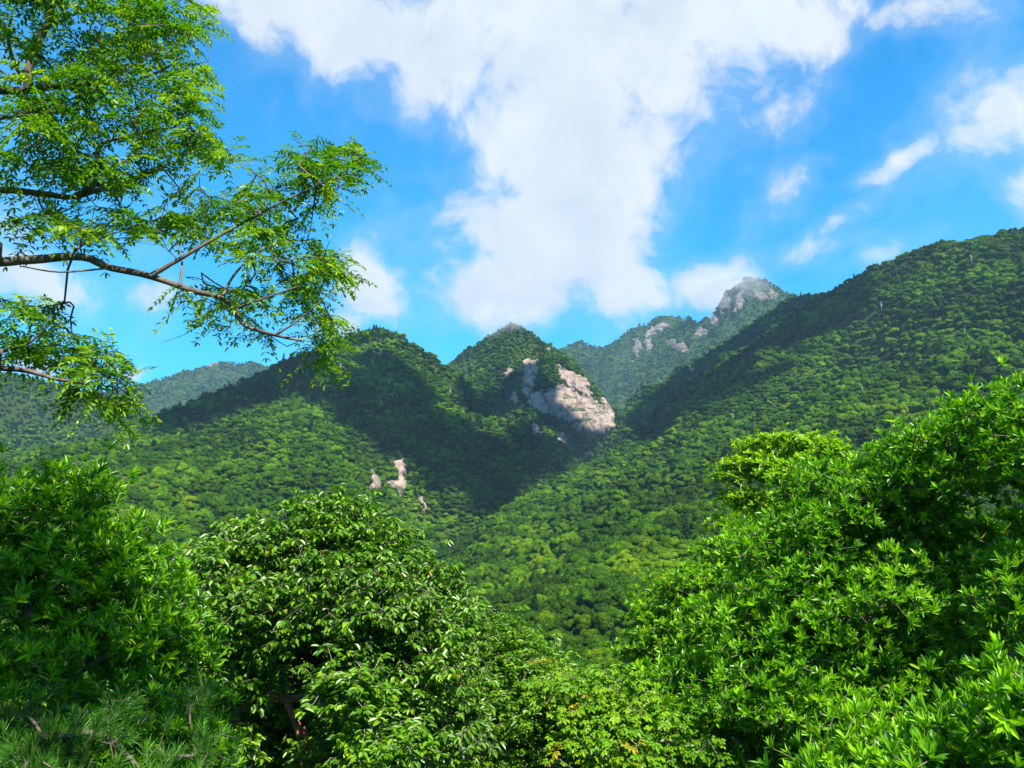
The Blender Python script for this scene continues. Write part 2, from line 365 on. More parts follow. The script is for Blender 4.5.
def build_rock(name,label,poly,bulge):
    cx=sum(p[0] for p in poly)/len(poly); cyy=sum(p[1] for p in poly)/len(poly)
    q=hit(cx,cyy)
    while q is None: cyy+=1; q=hit(cx,cyy)
    hx,hy,hz,r0=q
    w=max(p[0] for p in poly)-min(p[0] for p in poly)+14; ht=max(p[1] for p in poly)-min(p[1] for p in poly)+14
    st=r0/F*.55; halfw=w/2*r0/F
    a0=math.atan2(hx,hy); da=st/r0
    aa=np.arange(a0-halfw/r0,a0+halfw/r0,da)
    rr=np.arange(r0-ht*r0/F*1.3,r0+ht*r0/F*1.6,st*.6)
    A,RR=np.meshgrid(aa,rr); x=np.sin(A)*RR; y=np.cos(A)*RR; z=height(x,y)
    px,py,d=proj(x,y,z); wx,wy=warp(px,py)
    vis=(z/RR)>=el_before(x,y,6)-.002
    m=in_poly(wx,wy,poly)&vis&~ledge(px,py)
    lab=np.where(m,np.arange(m.size).reshape(m.shape)+1,0)
    for _ in range(400):
        l2=lab.copy(); l2[1:]=np.maximum(l2[1:],lab[:-1]); l2[:-1]=np.maximum(l2[:-1],lab[1:]); l2[:,1:]=np.maximum(l2[:,1:],lab[:,:-1]); l2[:,:-1]=np.maximum(l2[:,:-1],lab[:,1:]); l2[~m]=0
        if (l2==lab).all(): break
        lab=l2
    if m.any(): u,cn=np.unique(lab[m],return_counts=True); m=lab==u[np.argmax(cn)]
    # edge distance by repeated erosion: the rock thins out and dives under the soil at its rim
    e=np.zeros(m.shape); cur=m.copy()
    for k in range(7):
        e+=cur
        c=cur.copy(); c[1:]&=cur[:-1]; c[:-1]&=cur[1:]; c[:,1:]&=cur[:,:-1]; c[:,:-1]&=cur[:,1:]; cur=c
    up=np.clip(e/4,0,1)**.6*bulge
    rel=(fbm(x/19,z/26,5,51,True)-.4)*bulge*.9+(fbm(x/5,z/9,3,58)-.5)*bulge*.5
    off=np.where(m,up+rel*np.clip(e/3,0,1)+1.5,-6)
    grow=m.copy(); grow[1:]|=m[:-1]; grow[:-1]|=m[1:]; grow[:,1:]|=m[:,:-1]; grow[:,:-1]|=m[:,1:]
    rx,ry=-np.sin(a0),-np.cos(a0)
    x2=x+rx*off*.75; y2=y+ry*off*.75; z2=z+off*.6
    idx=-np.ones(m.shape,int); idx[grow]=np.arange(grow.sum())
    q=grow[:-1,:-1]&grow[1:,:-1]&grow[:-1,1:]&grow[1:,1:]
    a,b,c,dd=idx[:-1,:-1][q],idx[1:,:-1][q],idx[1:,1:][q],idx[:-1,1:][q]
    if len(a)<4: print('rock too small',label); return
    Vv=np.stack([x2[grow],y2[grow],z2[grow]],-1); c0=Vv.mean(0)
    o=addobj(name,mesh_np(name,Vv-c0,np.stack([dd,c,b,a],-1),[M_ROCKFAR if r0>3000 else M_ROCK],4,smooth=True),loc=c0)
    tag(o,label,'rock face')
for a in ROCKS: build_rock(*a)

# ------------------------------------------------------------------ canopy tree prototypes (radius about 1)
def ico(sub):
    bm=bmesh.new(); bmesh.ops.create_icosphere(bm,subdivisions=sub,radius=1)
    v=np.array([q.co[:] for q in bm.verts]); f=np.array([[q.index for q in t.verts] for t in bm.faces]); bm.free(); return v,f
ICO1=ico(2)
def cards(P,N,size,rng,k=1.0):
    """small leaf-clump faces at points P, roughly facing N"""
    n=len(P); N=N+rng.normal(0,.45,(n,3)); N/=np.linalg.norm(N,axis=1)[:,None]
    t=np.cross(N,rng.normal(0,1,(n,3))); t/=np.linalg.norm(t,axis=1)[:,None]; b=np.cross(N,t)
    s=size*rng.uniform(.6,1.4,(n,1)); 
    V=np.stack([P-t*s,P-b*s*.6*k,P+t*s,P+b*s*.6*k],1).reshape(-1,3)
    return V,np.arange(4*n).reshape(n,4)
def crown_proto(name,seed,lobes,ncard,flat,mat):
    rng=np.random.default_rng(seed); Vs=[];Fs=[];base=0; CP=[];CN=[]
    for l in range(lobes):
        a=rng.uniform(0,2*math.pi); rr=math.sqrt(rng.uniform(0,1))*.68; s=rng.uniform(.26,.46)
        cen=np.array([math.cos(a)*rr,math.sin(a)*rr,(.95-rr*rr*.9)*flat+rng.uniform(-.1,.12)]); 
        v,f=ICO1; n=1+rng.uniform(-.16,.16,(len(v),1)); vv=v*n*np.array([s,s,s*.88])+cen
        Vs.append(vv); Fs.append(np.concatenate([f,f[:,2:]],1)+base); base+=len(vv)
        m=int(ncard*s*s*5/lobes*1.4); d=rng.normal(0,1,(m,3)); d[:,2]=np.abs(d[:,2])*.9-.15; d/=np.linalg.norm(d,axis=1)[:,None]
        CP.append(cen+d*np.array([s,s,s*.9])*rng.uniform(.96,1.22,(m,1))); CN.append(d)
    # trunk and body under the dome
    v,f=ICO1; vv=v*np.array([.62,.62,.5])*(1+rng.uniform(-.1,.1,(len(v),1)))+np.array([0,0,.3*flat]); Vs.append(vv); Fs.append(np.concatenate([f,f[:,2:]],1)+base); base+=len(vv)
    nl=sum(len(q) for q in Fs)
    cv,cf=cards(np.vstack(CP),np.vstack(CN),.075,rng); Vs.append(cv); Fs.append(cf+base); base+=len(cv)
    # trunk
    n=7; ang=np.arange(n)/n*2*math.pi; ring=lambda r,z:np.stack([np.cos(ang)*r,np.sin(ang)*r,np.full(n,z)],-1)
    Vs.append(np.vstack([ring(.07,-1.1),ring(.045,.35)])); tf=np.array([[base+q,base+(q+1)%n,base+n+(q+1)%n,base+n+q] for q in range(n)])
    nb=sum(len(q) for q in Fs); Fs.append(tf)
    F4=np.vstack(Fs)
    # the doubled last corner of triangles is replaced by a mid-edge free triangle: write as separate tri mesh
    mi=np.zeros(len(F4),int); mi[nb:]=1
    return tri_quad_mesh(name,np.vstack(Vs),F4,[mat,M_BARKFAR],mi,nl)
def tri_quad_mesh(name,V,F4,mats,mi,ntri):
    """first ntri rows of F4 are triangles (last index repeated)"""
    me=bpy.data.meshes.new(name); me.vertices.add(len(V)); me.vertices.foreach_set('co',np.asarray(V,np.float32).ravel())
    tot=np.full(len(F4),4); tot[:ntri]=3; st=np.concatenate([[0],np.cumsum(tot)[:-1]])
    loops=np.concatenate([F4[:ntri,:3].ravel(),F4[ntri:].ravel()]).astype(np.int32)
    me.loops.add(len(loops)); me.loops.foreach_set('vertex_index',loops); me.polygons.add(len(F4))
    me.polygons.foreach_set('loop_start',st.astype(np.int32)); me.polygons.foreach_set('loop_total',tot.astype(np.int32))
    for m in mats: me.materials.append(m)
    me.polygons.foreach_set('material_index',mi.astype(np.int32)); me.update(calc_edges=True); return me
def conifer_proto(name,seed):
    rng=np.random.default_rng(seed); P=[];N=[]
    for t in range(12):
        z=.1+t/12*2.1; rad=(1-(t/12)**1.1)*.62+.06; m=int(70*rad+8)
        a=rng.uniform(0,2*math.pi,m); r=rad*np.sqrt(rng.uniform(.2,1,m))*(1+.25*np.sin(a*5+t))
        P.append(np.stack([np.cos(a)*r,np.sin(a)*r,z-r*.35+rng.uniform(-.06,.06,m)],-1)); N.append(np.stack([np.cos(a)*.5,np.sin(a)*.5,np.ones(m)],-1))
    P=np.vstack(P);N=np.vstack(N); cv,cf=cards(P,N,.14,rng)
    n=7; ang=np.arange(n)/n*2*math.pi; ring=lambda r,z:np.stack([np.cos(ang)*r,np.sin(ang)*r,np.full(n,z)],-1)
    base=len(cv); V=np.vstack([cv,ring(.06,-1.0),ring(.015,2.3)]); tf=np.array([[base+q,base+(q+1)%n,base+n+(q+1)%n,base+n+q] for q in range(n)])
    F4=np.vstack([cf,tf]); mi=np.zeros(len(F4),int); mi[len(cf):]=1
    return mesh_np(name,V,F4,[M_CON,M_BARKFAR],4,mi)
PROTO=[crown_proto('canopy_tree',100+i,random.choice((9,12,16,20)),1400,random.choice((.65,.9,1.15)),M_FAR) for i in range(9)]
CONP=[conifer_proto('conifer',200+i) for i in range(3)]

# ------------------------------------------------------------------ where the forest stands
def scatter():
    out=[]
    for (r0,r1,sp,sc) in ((62,235,5.2,.8),(235,900,4.7,.86),(900,1500,5.5,.96),(1500,2400,6.8,1.0),(2400,3600,9.0,1.25),(3600,6000,12,1.5)):
        n=int(r1*math.sin(R(44))/sp)+2
        gx,gy=np.meshgrid(np.arange(-n,n)*sp,np.arange(0,int(r1/sp)+2)*sp)
        gx=gx+RNG.uniform(-.48,.48,gx.shape)*sp+(np.arange(gx.shape[0])[:,None]%2)*sp*.5; gy=gy+RNG.uniform(-.48,.48,gy.shape)*sp
        gx=gx.ravel();gy=gy.ravel(); r=np.hypot(gx,gy); a=np.arctan2(gx,gy)
        m=(r>=r0)&(r<r1)&(np.abs(a)<R(43)); gx=gx[m];gy=gy[m];r=r[m]
        z=height(gx,gy); top=(z+9)/r
        m=top>=el_before(gx,gy,30)-.004; gx,gy,z,r=gx[m],gy[m],z[m],r[m]
        px,py,d=proj(gx,gy,z); m=(px>-230)&(px<1260)&(py<1150); gx,gy,z,r,px,py=gx[m],gy[m],z[m],r[m],px[m],py[m]
        wx,wy=warp(px,py); keep=np.ones(len(gx),bool); vis=(z/r)>=el_before(gx,gy,6)-.003
        for (_,_,poly,_) in ROCKS: keep&=~(in_poly(wx,wy,poly)&vis&~ledge(px,py))
        # also clear trees standing just in front of a face
        for up in (3.,7.):
            px2,py2,_=proj(gx,gy,z+up); wx2,wy2=warp(px2,py2)
            for (_,_,poly,_) in ROCKS: keep&=~(in_poly(wx2,wy2,poly)&vis&~ledge(px2,py2))
        gx,gy,z,r=gx[keep],gy[keep],z[keep],r[keep]
        s=np.minimum(RNG.lognormal(math.log(3.8),.38,len(gx)),6.6)*sc
        # stands of larger trees and of scrub
        s*=.8+.5*vnoise(gx/70,gy/70,77)
        s*=np.where(z>430,.85,1)
        out.append(np.stack([gx,gy,z,s,r],-1))
    return np.vstack(out)
PT=scatter()
pc=vnoise(PT[:,0]/130,PT[:,1]/130,91)*.6+vnoise(PT[:,0]/35,PT[:,1]/35,92)*.4
is_con=(RNG.uniform(0,1,len(PT))<np.clip((pc-.47)*1.5,0.02,.32)*np.clip((PT[:,2]-20)/200,0.1,1))
pid=np.where(is_con,len(PROTO)+RNG.integers(0,3,len(PT)),RNG.integers(0,len(PROTO),len(PT)))
print('forest trees',len(PT),'conifers',is_con.sum())
# the 300 that show largest: individual trees
scr=PT[:,3]/PT[:,4]*np.where(is_con,0,1)
px,py,_=proj(PT[:,0],PT[:,1],PT[:,2]+4)
open_px=((px>470)&(px<640)&(py>540)&(py<672)&(py<660-(np.abs(px-560)-60).clip(0)*.9))|((px>470)&(px<720)&(py>500)&(py<570))|((px>110)&(px<250)&(py>470)&(py<525))
vis=(PT[:,2]+4)/PT[:,4]>=el_before(PT[:,0],PT[:,1],10)
rank=np.argsort(-(scr*open_px*vis))[:300]
sel=np.zeros(len(PT),bool); sel[rank]=True
for q,k in enumerate(rank):
    x,y,z,s,r=PT[k]
    o=addobj('canopy_tree',PROTO[pid[k]],loc=(x,y,z+s*.45)); o.rotation_euler.z=RNG.uniform(0,6.28); o.scale=(s*RNG.uniform(.8,1.3),s*RNG.uniform(.8,1.3),s*RNG.uniform(.8,1.25))
    if px[k]<360: tag(o,'small rounded tree in the unbroken canopy on the sunlit left slope, above the foreground trees','tree','nearest canopy trees on the left slope')
    else: tag(o,'small rounded tree in the unbroken canopy low on the right valley slope, among its nearest','tree','nearest canopy trees on the right slope')
# the rest reads as one mass
rest=PT[~sel]; pr=pid[~sel]
me=bpy.data.meshes.new('forest'); me.vertices.add(len(rest)); co=rest[:,:3].copy(); co[:,2]+=rest[:,3]*.5; me.vertices.foreach_set('co',co.astype(np.float32).ravel())
for nme,typ,arr in (('pid','INT',pr),('scl','FLOAT_VECTOR',(rest[:,3:4]*np.stack([RNG.uniform(.75,1.35,len(rest)),RNG.uniform(.75,1.35,len(rest)),RNG.uniform(.75,1.35,len(rest))],-1))),('rot','FLOAT',RNG.uniform(0,6.28,len(rest)))):
    at=me.attributes.new(nme,typ,'POINT'); at.data.foreach_set('vector' if typ=='FLOAT_VECTOR' else 'value',arr.astype(np.int32 if typ=='INT' else np.float32).ravel())
forest=addobj('forest',me); tag(forest,kind='stuff')
pcol=bpy.data.collections.new('forest_kinds')
for i,m in enumerate(PROTO+CONP):
    o=bpy.data.objects.new('kind_%02d'%i,m); pcol.objects.link(o)
ng=bpy.data.node_groups.new('plant_forest','GeometryNodeTree'); ng.interface.new_socket('Geometry',in_out='INPUT',socket_type='NodeSocketGeometry'); ng.interface.new_socket('Geometry',in_out='OUTPUT',socket_type='NodeSocketGeometry')
gi=ng.nodes.new('NodeGroupInput'); go=ng.nodes.new('NodeGroupOutput'); ip=ng.nodes.new('GeometryNodeInstanceOnPoints'); ci=ng.nodes.new('GeometryNodeCollectionInfo')
ci.inputs['Collection'].default_value=pcol; ci.inputs['Separate Children'].default_value=True; ci.inputs['Reset Children'].default_value=True
def named(n,t):
    q=ng.nodes.new('GeometryNodeInputNamedAttribute'); q.data_type=t; q.inputs['Name'].default_value=n; return q.outputs[0]
ng.links.new(gi.outputs[0],ip.inputs['Points']); ng.links.new(ci.outputs[0],ip.inputs['Instance']); ip.inputs['Pick Instance'].default_value=True
ng.links.new(named('pid','INT'),ip.inputs['Instance Index'])
cx=ng.nodes.new('ShaderNodeCombineXYZ'); ng.links.new(named('rot','FLOAT'),cx.inputs[2]); e2r=ng.nodes.new('FunctionNodeEulerToRotation'); ng.links.new(cx.outputs[0],e2r.inputs[0]); ng.links.new(e2r.outputs[0],ip.inputs['Rotation'])
ng.links.new(named('scl','FLOAT_VECTOR'),ip.inputs['Scale']); ng.links.new(ip.outputs[0],go.inputs[0])
md=forest.modifiers.new('planting','NODES'); md.node_group=ng

# bleached dead trees standing above the canopy
def dead_tree(seed):
    rng=random.Random(seed); pts=[];segs=[]
    def limb(p,d,l,r,depth):
        n=4; prev=p
        for k in range(n):
            d=(d+Vector((rng.uniform(-.12,.12),rng.uniform(-.12,.12),.05))).normalized(); q=prev+d*l/n
            segs.append((prev.copy(),q.copy(),r*(1-k/n*.75),r*(1-(k+1)/n*.75)))
            if depth<2 and (k>0 or depth>0):
                for _ in range(2 if depth==0 else 1):
                    a=rng.uniform(0,6.28); limb(q,Vector((math.cos(a)*.8,math.sin(a)*.8,.55)).normalized(),l*.3*rng.uniform(.6,1.2),r*.4,depth+1)
            prev=q
    limb(Vector((0,0,-1)),Vector((0,0,1)),15,.42,0)
    V=[];Fq=[]
    for a,b,r1,r2 in segs:
        d=(b-a).normalized(); t=d.orthogonal().normalized(); s=d.cross(t); n=5; base=len(V)
        for p,r in ((a,r1),(b,r2)):
            for k in range(n):
                an=k/n*2*math.pi; V.append(p+(t*math.cos(an)+s*math.sin(an))*r)
        for k in range(n): Fq.append((base+k,base+(k+1)%n,base+n+(k+1)%n,base+n+k))
    return mesh_np('dead_tree',[v[:] for v in V],Fq,[M_DEAD])
DT=[dead_tree(5),dead_tree(9),dead_tree(14)]
for i,(dx,dy,lab) in enumerate([(882,312,'bleached dead tree near the top of the right slope, under the skyline'),(863,398,'tallest bleached dead tree, alone in the middle of the right slope'),(733,423,'pale dead tree low on the right slope near its shaded edge'),
   (965,334,'grey dead tree on the upper right slope, left of the picture edge'),(973,268,'thin dead tree just below the skyline at the far right'),(740,312,None),(303,377,'lone dead tree at the left end of the dark face of the left mountain'),(372,368,'dead tree high on the dark face of the left mountain, under its summit'),
   (388,390,'left of two close dead trees in the shade of the left mountain'),(393,392,'right of two close dead trees in the shade of the left mountain'),(382,411,'lowest dead tree on the dark face of the left mountain'),(451,397,'dead tree on the right hand ridge of the left mountain'),
   (622,447,'pale dead tree by the green saddle at the foot of the dome'),(680,352,None),(340,372,'short dead tree in the shade left of the summit of the left mountain')]):
    if not lab: continue
    q=hit(dx,dy)
    while q is None: dy+=1; q=hit(dx,dy)
    x,y,z,r=q; o=addobj('dead_tree',DT[i%3],loc=(x,y,z+2)); s=RNG.uniform(.85,1.15)*(1.0 if r<1500 else 1.2); o.scale=(s*1.15,s*1.15,s); o.rotation_euler.z=i*1.3
    tag(o,lab,'dead tree','bleached dead trees on the mountainsides')

# ------------------------------------------------------------------ unseen clouds added to shade the mountains, outlined from the wanted shadows
def shade_cloud_mat():
    m,nt,out=mat_new('shade_cloud_white'); b=nd(nt,'ShaderNodeBsdfDiffuse'); b.inputs[0].default_value=(.85,.87,.9,1); nt.links.new(b.outputs[0],out.inputs[0]); return m
M_SHADECLOUD=shade_cloud_mat()
SV=np.array(SUNV[:])
def cloud(poly,alt,lumps=1.0):
    P=[]
    n=len(poly)
    for i in range(n):
        (x1,y1),(x2,y2)=poly[i],poly[(i+1)%n]
        k=max(1,int(math.hypot(x2-x1,y2-y1)/14))
        for t in range(k):
            hh=hit(x1+(x2-x1)*t/k,y1+(y2-y1)*t/k)
            if hh is None or hh[3]>2900: continue
            x,y,z,r=hh; s=(alt-z-5)/SV[2]; P.append((x+SV[0]*s,y+SV[1]*s))
    xs=[p[0] for p in P]; ys=[p[1] for p in P]; st=14
    gx,gy=np.meshgrid(np.arange(min(xs)-60,max(xs)+60,st),np.arange(min(ys)-60,max(ys)+60,st))
    wx=gx+(fbm(gx/90,gy/90,3,71)-.5)*70; wy=gy+(fbm(gx/90,gy/90,3,75)-.5)*70
    m=in_poly(wx,wy,P)&(fbm(gx/110+5,gy/110,3,93)>.33)
    e=np.zeros(m.shape); cur=m.copy()
    for k in range(10):
        e+=cur; c=cur.copy(); c[1:]&=cur[:-1]; c[:-1]&=cur[1:]; c[:,1:]&=cur[:,:-1]; c[:,:-1]&=cur[:,1:]; cur=c
    h=np.sqrt(e/10)*120*(.5+fbm(gx/90,gy/90,4,81,True)); dn=np.sqrt(e/10)*22*(.5+fbm(gx/60,gy/60,3,88))
    idx=-np.ones(m.shape,int); g=m.copy(); g[1:]|=m[:-1]; g[:-1]|=m[1:]; g[:,1:]|=m[:,:-1]; g[:,:-1]|=m[:,1:]; g[1:]|=g[:-1].copy()
    idx[g]=np.arange(g.sum()); N=int(g.sum())
    q=g[:-1,:-1]&g[1:,:-1]&g[:-1,1:]&g[1:,1:]
    a,b,c,d=idx[:-1,:-1][q],idx[:-1,1:][q],idx[1:,1:][q],idx[1:,:-1][q]
    top=np.stack([gx[g],gy[g],alt+h[g]+1],-1); bot=np.stack([gx[g],gy[g],alt-dn[g]],-1)
    F=np.vstack([np.stack([a,b,c,d],-1),np.stack([d,c,b,a],-1)+N])
    el=math.degrees(max(math.atan2(t[2],math.hypot(t[0],t[1])) if t[1]>0 else 2 for t in top[::50]))
    print('cloud low edge elev',min(math.degrees(math.atan2(t[2],t[1])) for t in bot if t[1]>0))
    return addobj('cloud',mesh_np('cloud',np.vstack([top,bot]),F,[M_SHADECLOUD],4,smooth=True))  # added out of view; its outline follows a wanted shadow on the slopes
SHADES=[
 [(110,430),(170,402),(250,368),(325,343),(352,342),(375,350),(394,360),(410,376),(422,392),(438,408),(450,418),(466,392),(480,398),(508,396),(518,368),(534,368),(548,392),(562,412),(582,433),(604,440),(588,455),(550,474),(516,493),(498,510),(478,528),(440,508),(400,476),(368,452),(345,430),(318,406),(280,400),(220,420),(160,442)],
 [(815,300),(850,284),(880,298),(852,322),(822,350),(786,372),(756,392),(710,404),(682,428),(650,444),(626,446),(622,432),(644,404),(684,374),(734,342),(790,308)],
 [(606,372),(640,362),(662,368),(650,392),(622,402),(612,392)],
 [(-60,395),(60,400),(130,415),(120,440),(40,455),(-60,470)],
 [(640,500),(700,470),(790,440),(860,400),(930,380),(905,420),(820,455),(740,490),(680,520)],
]
for p,alt in zip(SHADES[:2],(2050,2050)):
    o=cloud(p,alt); tag(o,kind='structure')

# ------------------------------------------------------------------ the air between here and the far summits
def haze():
    V=[(x,y,z) for x in (-12500,12500) for y in (-12500,12500) for z in (-420,1750)]
    me=bpy.data.meshes.new('haze'); me.from_pydata(V,[],[(0,1,3,2),(4,6,7,5),(0,4,5,1),(2,3,7,6),(0,2,6,4),(1,5,7,3)]); me.update()
    m,nt,out=mat_new('haze'); v=nd(nt,'ShaderNodeVolumePrincipled'); v.inputs['Color'].default_value=(.42,.72,1,1); v.inputs['Density'].default_value=HAZE; v.inputs['Anisotropy'].default_value=.2
    nt.links.new(v.outputs[0],out.inputs['Volume']); me.materials.append(m)
    o=addobj('haze',me); tag(o,kind='stuff')
HAZE=.00005
haze()

def mist(loc,size,dens,seed):
    """a shred of cloud resting on a summit: thick in the middle, thinning to nothing"""
    v,f=ico(3); v=v*np.array(size)
    me=mesh_np('mist',v,f,[],3,smooth=True); m,nt,out=mat_new('mist'); q=nd(nt,'ShaderNodeVolumePrincipled'); q.inputs['Color'].default_value=(.97,.98,1,1); q.inputs['Anisotropy'].default_value=.1
    tc=nd(nt,'ShaderNodeTexCoord'); mp=nd(nt,'ShaderNodeMapping'); mp.inputs['Scale'].default_value=tuple(1/a for a in size); nt.links.new(tc.outputs['Object'],mp.inputs[0])
    ln=nd(nt,'ShaderNodeVectorMath',operation='LENGTH'); nt.links.new(mp.outputs[0],ln.inputs[0])
    mo=nd(nt,'ShaderNodeMapping'); mo.inputs['Location'].default_value=(seed,seed*2,0); nt.links.new(mp.outputs[0],mo.inputs[0])
    n=noise(nt,mo.outputs[0],1.7,4,.6); fall=maprange(nt,ln.outputs['Value'],0,.98,1,0)
    d=mth(nt,'MULTIPLY',mth(nt,'MULTIPLY',fall,maprange(nt,n,.38,.68,0,1)),dens)
    nt.links.new(d,q.inputs['Density']); nt.links.new(q.outputs[0],out.inputs['Volume']); me.materials.append(m); o=addobj('mist',me,loc=loc); tag(o,kind='stuff')
mist(pt(510,322,2270),(170,140,75),.022,3)
mist(pt(728,288,4330),(290,240,140),.012,5)

# ================================================================== the trees close to the lookout
def leaf_mat(name,stops,rough=.42,spec=.35,trans=.35,tcol=(1.25,1.5,.3),coat=0,old=None):
    """colour runs over the leaf's own random value; 'old' is the colour of a few withered leaves"""
    m,nt,out=mat_new(name); L=nt.links
    at=nd(nt,'ShaderNodeAttribute',attribute_name='tint'); g=nd(nt,'ShaderNodeNewGeometry')
    big=noise(nt,g.outputs['Position'],.9,3,.6)
    t=mth(nt,'ADD',at.outputs['Fac'],mth(nt,'MULTIPLY',mth(nt,'SUBTRACT',big,.5),.5),clamp=True)
    c=ramp(nt,t,stops)
    if old:
        c=mixc(nt,maprange(nt,at.outputs['Fac'],1.02,1.03,0,1),c,old)
    p=nd(nt,'ShaderNodeBsdfPrincipled'); L.new(c,p.inputs['Base Color']); p.inputs['Roughness'].default_value=rough; p.inputs['Specular IOR Level'].default_value=spec
    tr=nd(nt,'ShaderNodeBsdfTranslucent'); L.new(mixc(nt,1.0,c,tcol,'MULTIPLY'),tr.inputs[0])
    mx=nd(nt,'ShaderNodeMixShader'); mx.inputs[0].default_value=trans; L.new(p.outputs[0],mx.inputs[1]); L.new(tr.outputs[0],mx.inputs[2]); L.new(mx.outputs[0],out.inputs[0])
    return m
def unit(v): return v/np.maximum(np.linalg.norm(v,axis=-1,keepdims=True),1e-9)
def leaves(P,D,U,L,W,tint,droop=.15,fold=.25,prof=(.32,.72,.85)):
    """folded pointed leaves: base P, direction D, upper side U"""
    D=unit(D); S=unit(np.cross(D,U)); N=np.cross(S,D); L=L[:,None]; W=W[:,None]
    a,b,wb=prof
    lift=N*W*fold
    l1=P+D*L*a-S*W*.5+lift; r1=P+D*L*a+S*W*.5+lift
    l2=P+D*L*b-S*W*.5*wb+lift*.6-N*L*droop*.4; r2=P+D*L*b+S*W*.5*wb+lift*.6-N*L*droop*.4
    t=P+D*L-N*L*droop
    V=np.stack([P,l1,l2,t,r2,r1],1).reshape(-1,3); n=len(P); b0=np.arange(n)[:,None]*6
    F=np.concatenate([b0+np.array([[0,3,2,1]]),b0+np.array([[0,5,4,3]])],1).reshape(-1,4)
    return V,F,np.repeat(tint,6)
def tubes(A,B,ra,rb,n=4):
    d=unit(B-A); ref=np.where(np.abs(d[:,2:3])<.9,np.array([[0,0,1.]]),np.array([[1.,0,0]])); t=unit(np.cross(d,ref)); s=np.cross(d,t)
    an=np.arange(n)/n*2*math.pi; o=t[:,None,:]*np.cos(an)[None,:,None]+s[:,None,:]*np.sin(an)[None,:,None]
    V=np.concatenate([A[:,None]+o*ra[:,None,None],B[:,None]+o*rb[:,None,None]],1).reshape(-1,3)
    b=np.arange(len(A))[:,None,None]*2*n; k=np.arange(n)[None,:,None]; q=np.concatenate([b+k,b+(k+1)%n,b+n+(k+1)%n,b+n+k],2).reshape(-1,4)
    return V,q
def smooth_tube(pts,rad,n=10,rng=None,rough=.12):
    P=np.array(pts,float); rad=np.array(rad,float); m=len(P); t=np.linspace(0,m-1,(m-1)*4+1); i=np.clip(t.astype(int),0,m-2); f=(t-i)[:,None]
    Pm=np.vstack([2*P[0]-P[1],P,2*P[-1]-P[-2]])
    p0,p1,p2,p3=Pm[i],Pm[i+1],Pm[i+2],Pm[i+3]
    C=.5*((2*p1)+(-p0+p2)*f+(2*p0-5*p1+4*p2-p3)*f*f+(-p0+3*p1-3*p2+p3)*f**3); r=rad[i]*(1-f[:,0])+rad[i+1]*f[:,0]
    d=unit(np.gradient(C,axis=0)); ref=np.array([[0.31,.2,.93]]); tt=unit(np.cross(d,ref)); s=np.cross(d,tt)
    an=np.arange(n)/n*2*math.pi
    rr=r[:,None]*(1+ (rng.uniform(-rough,rough,(len(r),n)) if rng is not None else 0))
    V=(C[:,None]+tt[:,None]*np.cos(an)[None,:,None]*rr[...,None]+s[:,None]*np.sin(an)[None,:,None]*rr[...,None]).reshape(-1,3)
    q=[]
    for a in range(len(C)-1):
        for k in range(n): q.append((a*n+k,a*n+(k+1)%n,(a+1)*n+(k+1)%n,(a+1)*n+k))
    return V,np.array(q)
def foliage(name,V,F,T,mat,parent,c0,cls=None):
    me=mesh_np(name,V-c0,F,[mat],4); at=me.attributes.new('tint','FLOAT','POINT'); at.data.foreach_set('value',T.astype(np.float32))
    return addobj(name,me,parent)
def rosettes(P,A,rng,n,L,W,open_=(.35,1.0),**kw):
    """whorls of narrow leaves at twig ends P with axis A"""
    m=len(P); k=rng.integers(n[0],n[1]+1,m); idx=np.repeat(np.arange(m),k); N=len(idx)
    A=unit(A); t=unit(np.cross(A,rng.normal(0,1,(m,3)))); s=np.cross(A,t)
    ang=rng.uniform(0,2*math.pi,N); op=rng.uniform(open_[0],open_[1],N)
    rad=t[idx]*np.cos(ang)[:,None]+s[idx]*np.sin(ang)[:,None]
    D=A[idx]*np.cos(op*1.45)[:,None]+rad*np.sin(op*1.45)[:,None]
    U=A[idx]+rad*-.2
    size=rng.uniform(.8,1.15,m)[idx]*rng.uniform(.75,1.1,N)
    base=rng.uniform(.1,.8,m)[idx]*.7+rng.uniform(0,.3,N)+np.where(op<.55,.18,0)
    base=np.where(rng.uniform(0,1,N)<.0012,1.06,np.minimum(base,1.0))
    return leaves(P[idx]-A[idx]*.02*rng.uniform(0,2,(N,1)),D,U,L*size,W*size,base,**kw)
def droopers(P,A,rng,n,L,W,down=.7,**kw):
    m=len(P); k=rng.integers(n[0],n[1]+1,m); idx=np.repeat(np.arange(m),k); N=len(idx)
    A=unit(A); a=rng.uniform(0,2*math.pi,N); H=np.stack([np.cos(a),np.sin(a),np.zeros(N)],-1)
    D=H+A[idx]*.5+np.array([[0,0,-1.]])*down*rng.uniform(.3,1.5,(N,1)); D=unit(D)
    U=np.array([[0,0,1.]])+H*.6+rng.normal(0,.25,(N,3))
    size=rng.uniform(.75,1.15,N); tint=rng.uniform(0,.6,m)[idx]+rng.uniform(0,.4,N); tint=np.where(rng.uniform(0,1,N)<.0015,1.06,np.minimum(tint,1.0))
    off=H*rng.uniform(0,.4,(N,1))*L-A[idx]*rng.uniform(0,1,(N,1))*L*.8
    return leaves(P[idx]+off,D,U,L*size,W*size,tint,**kw)
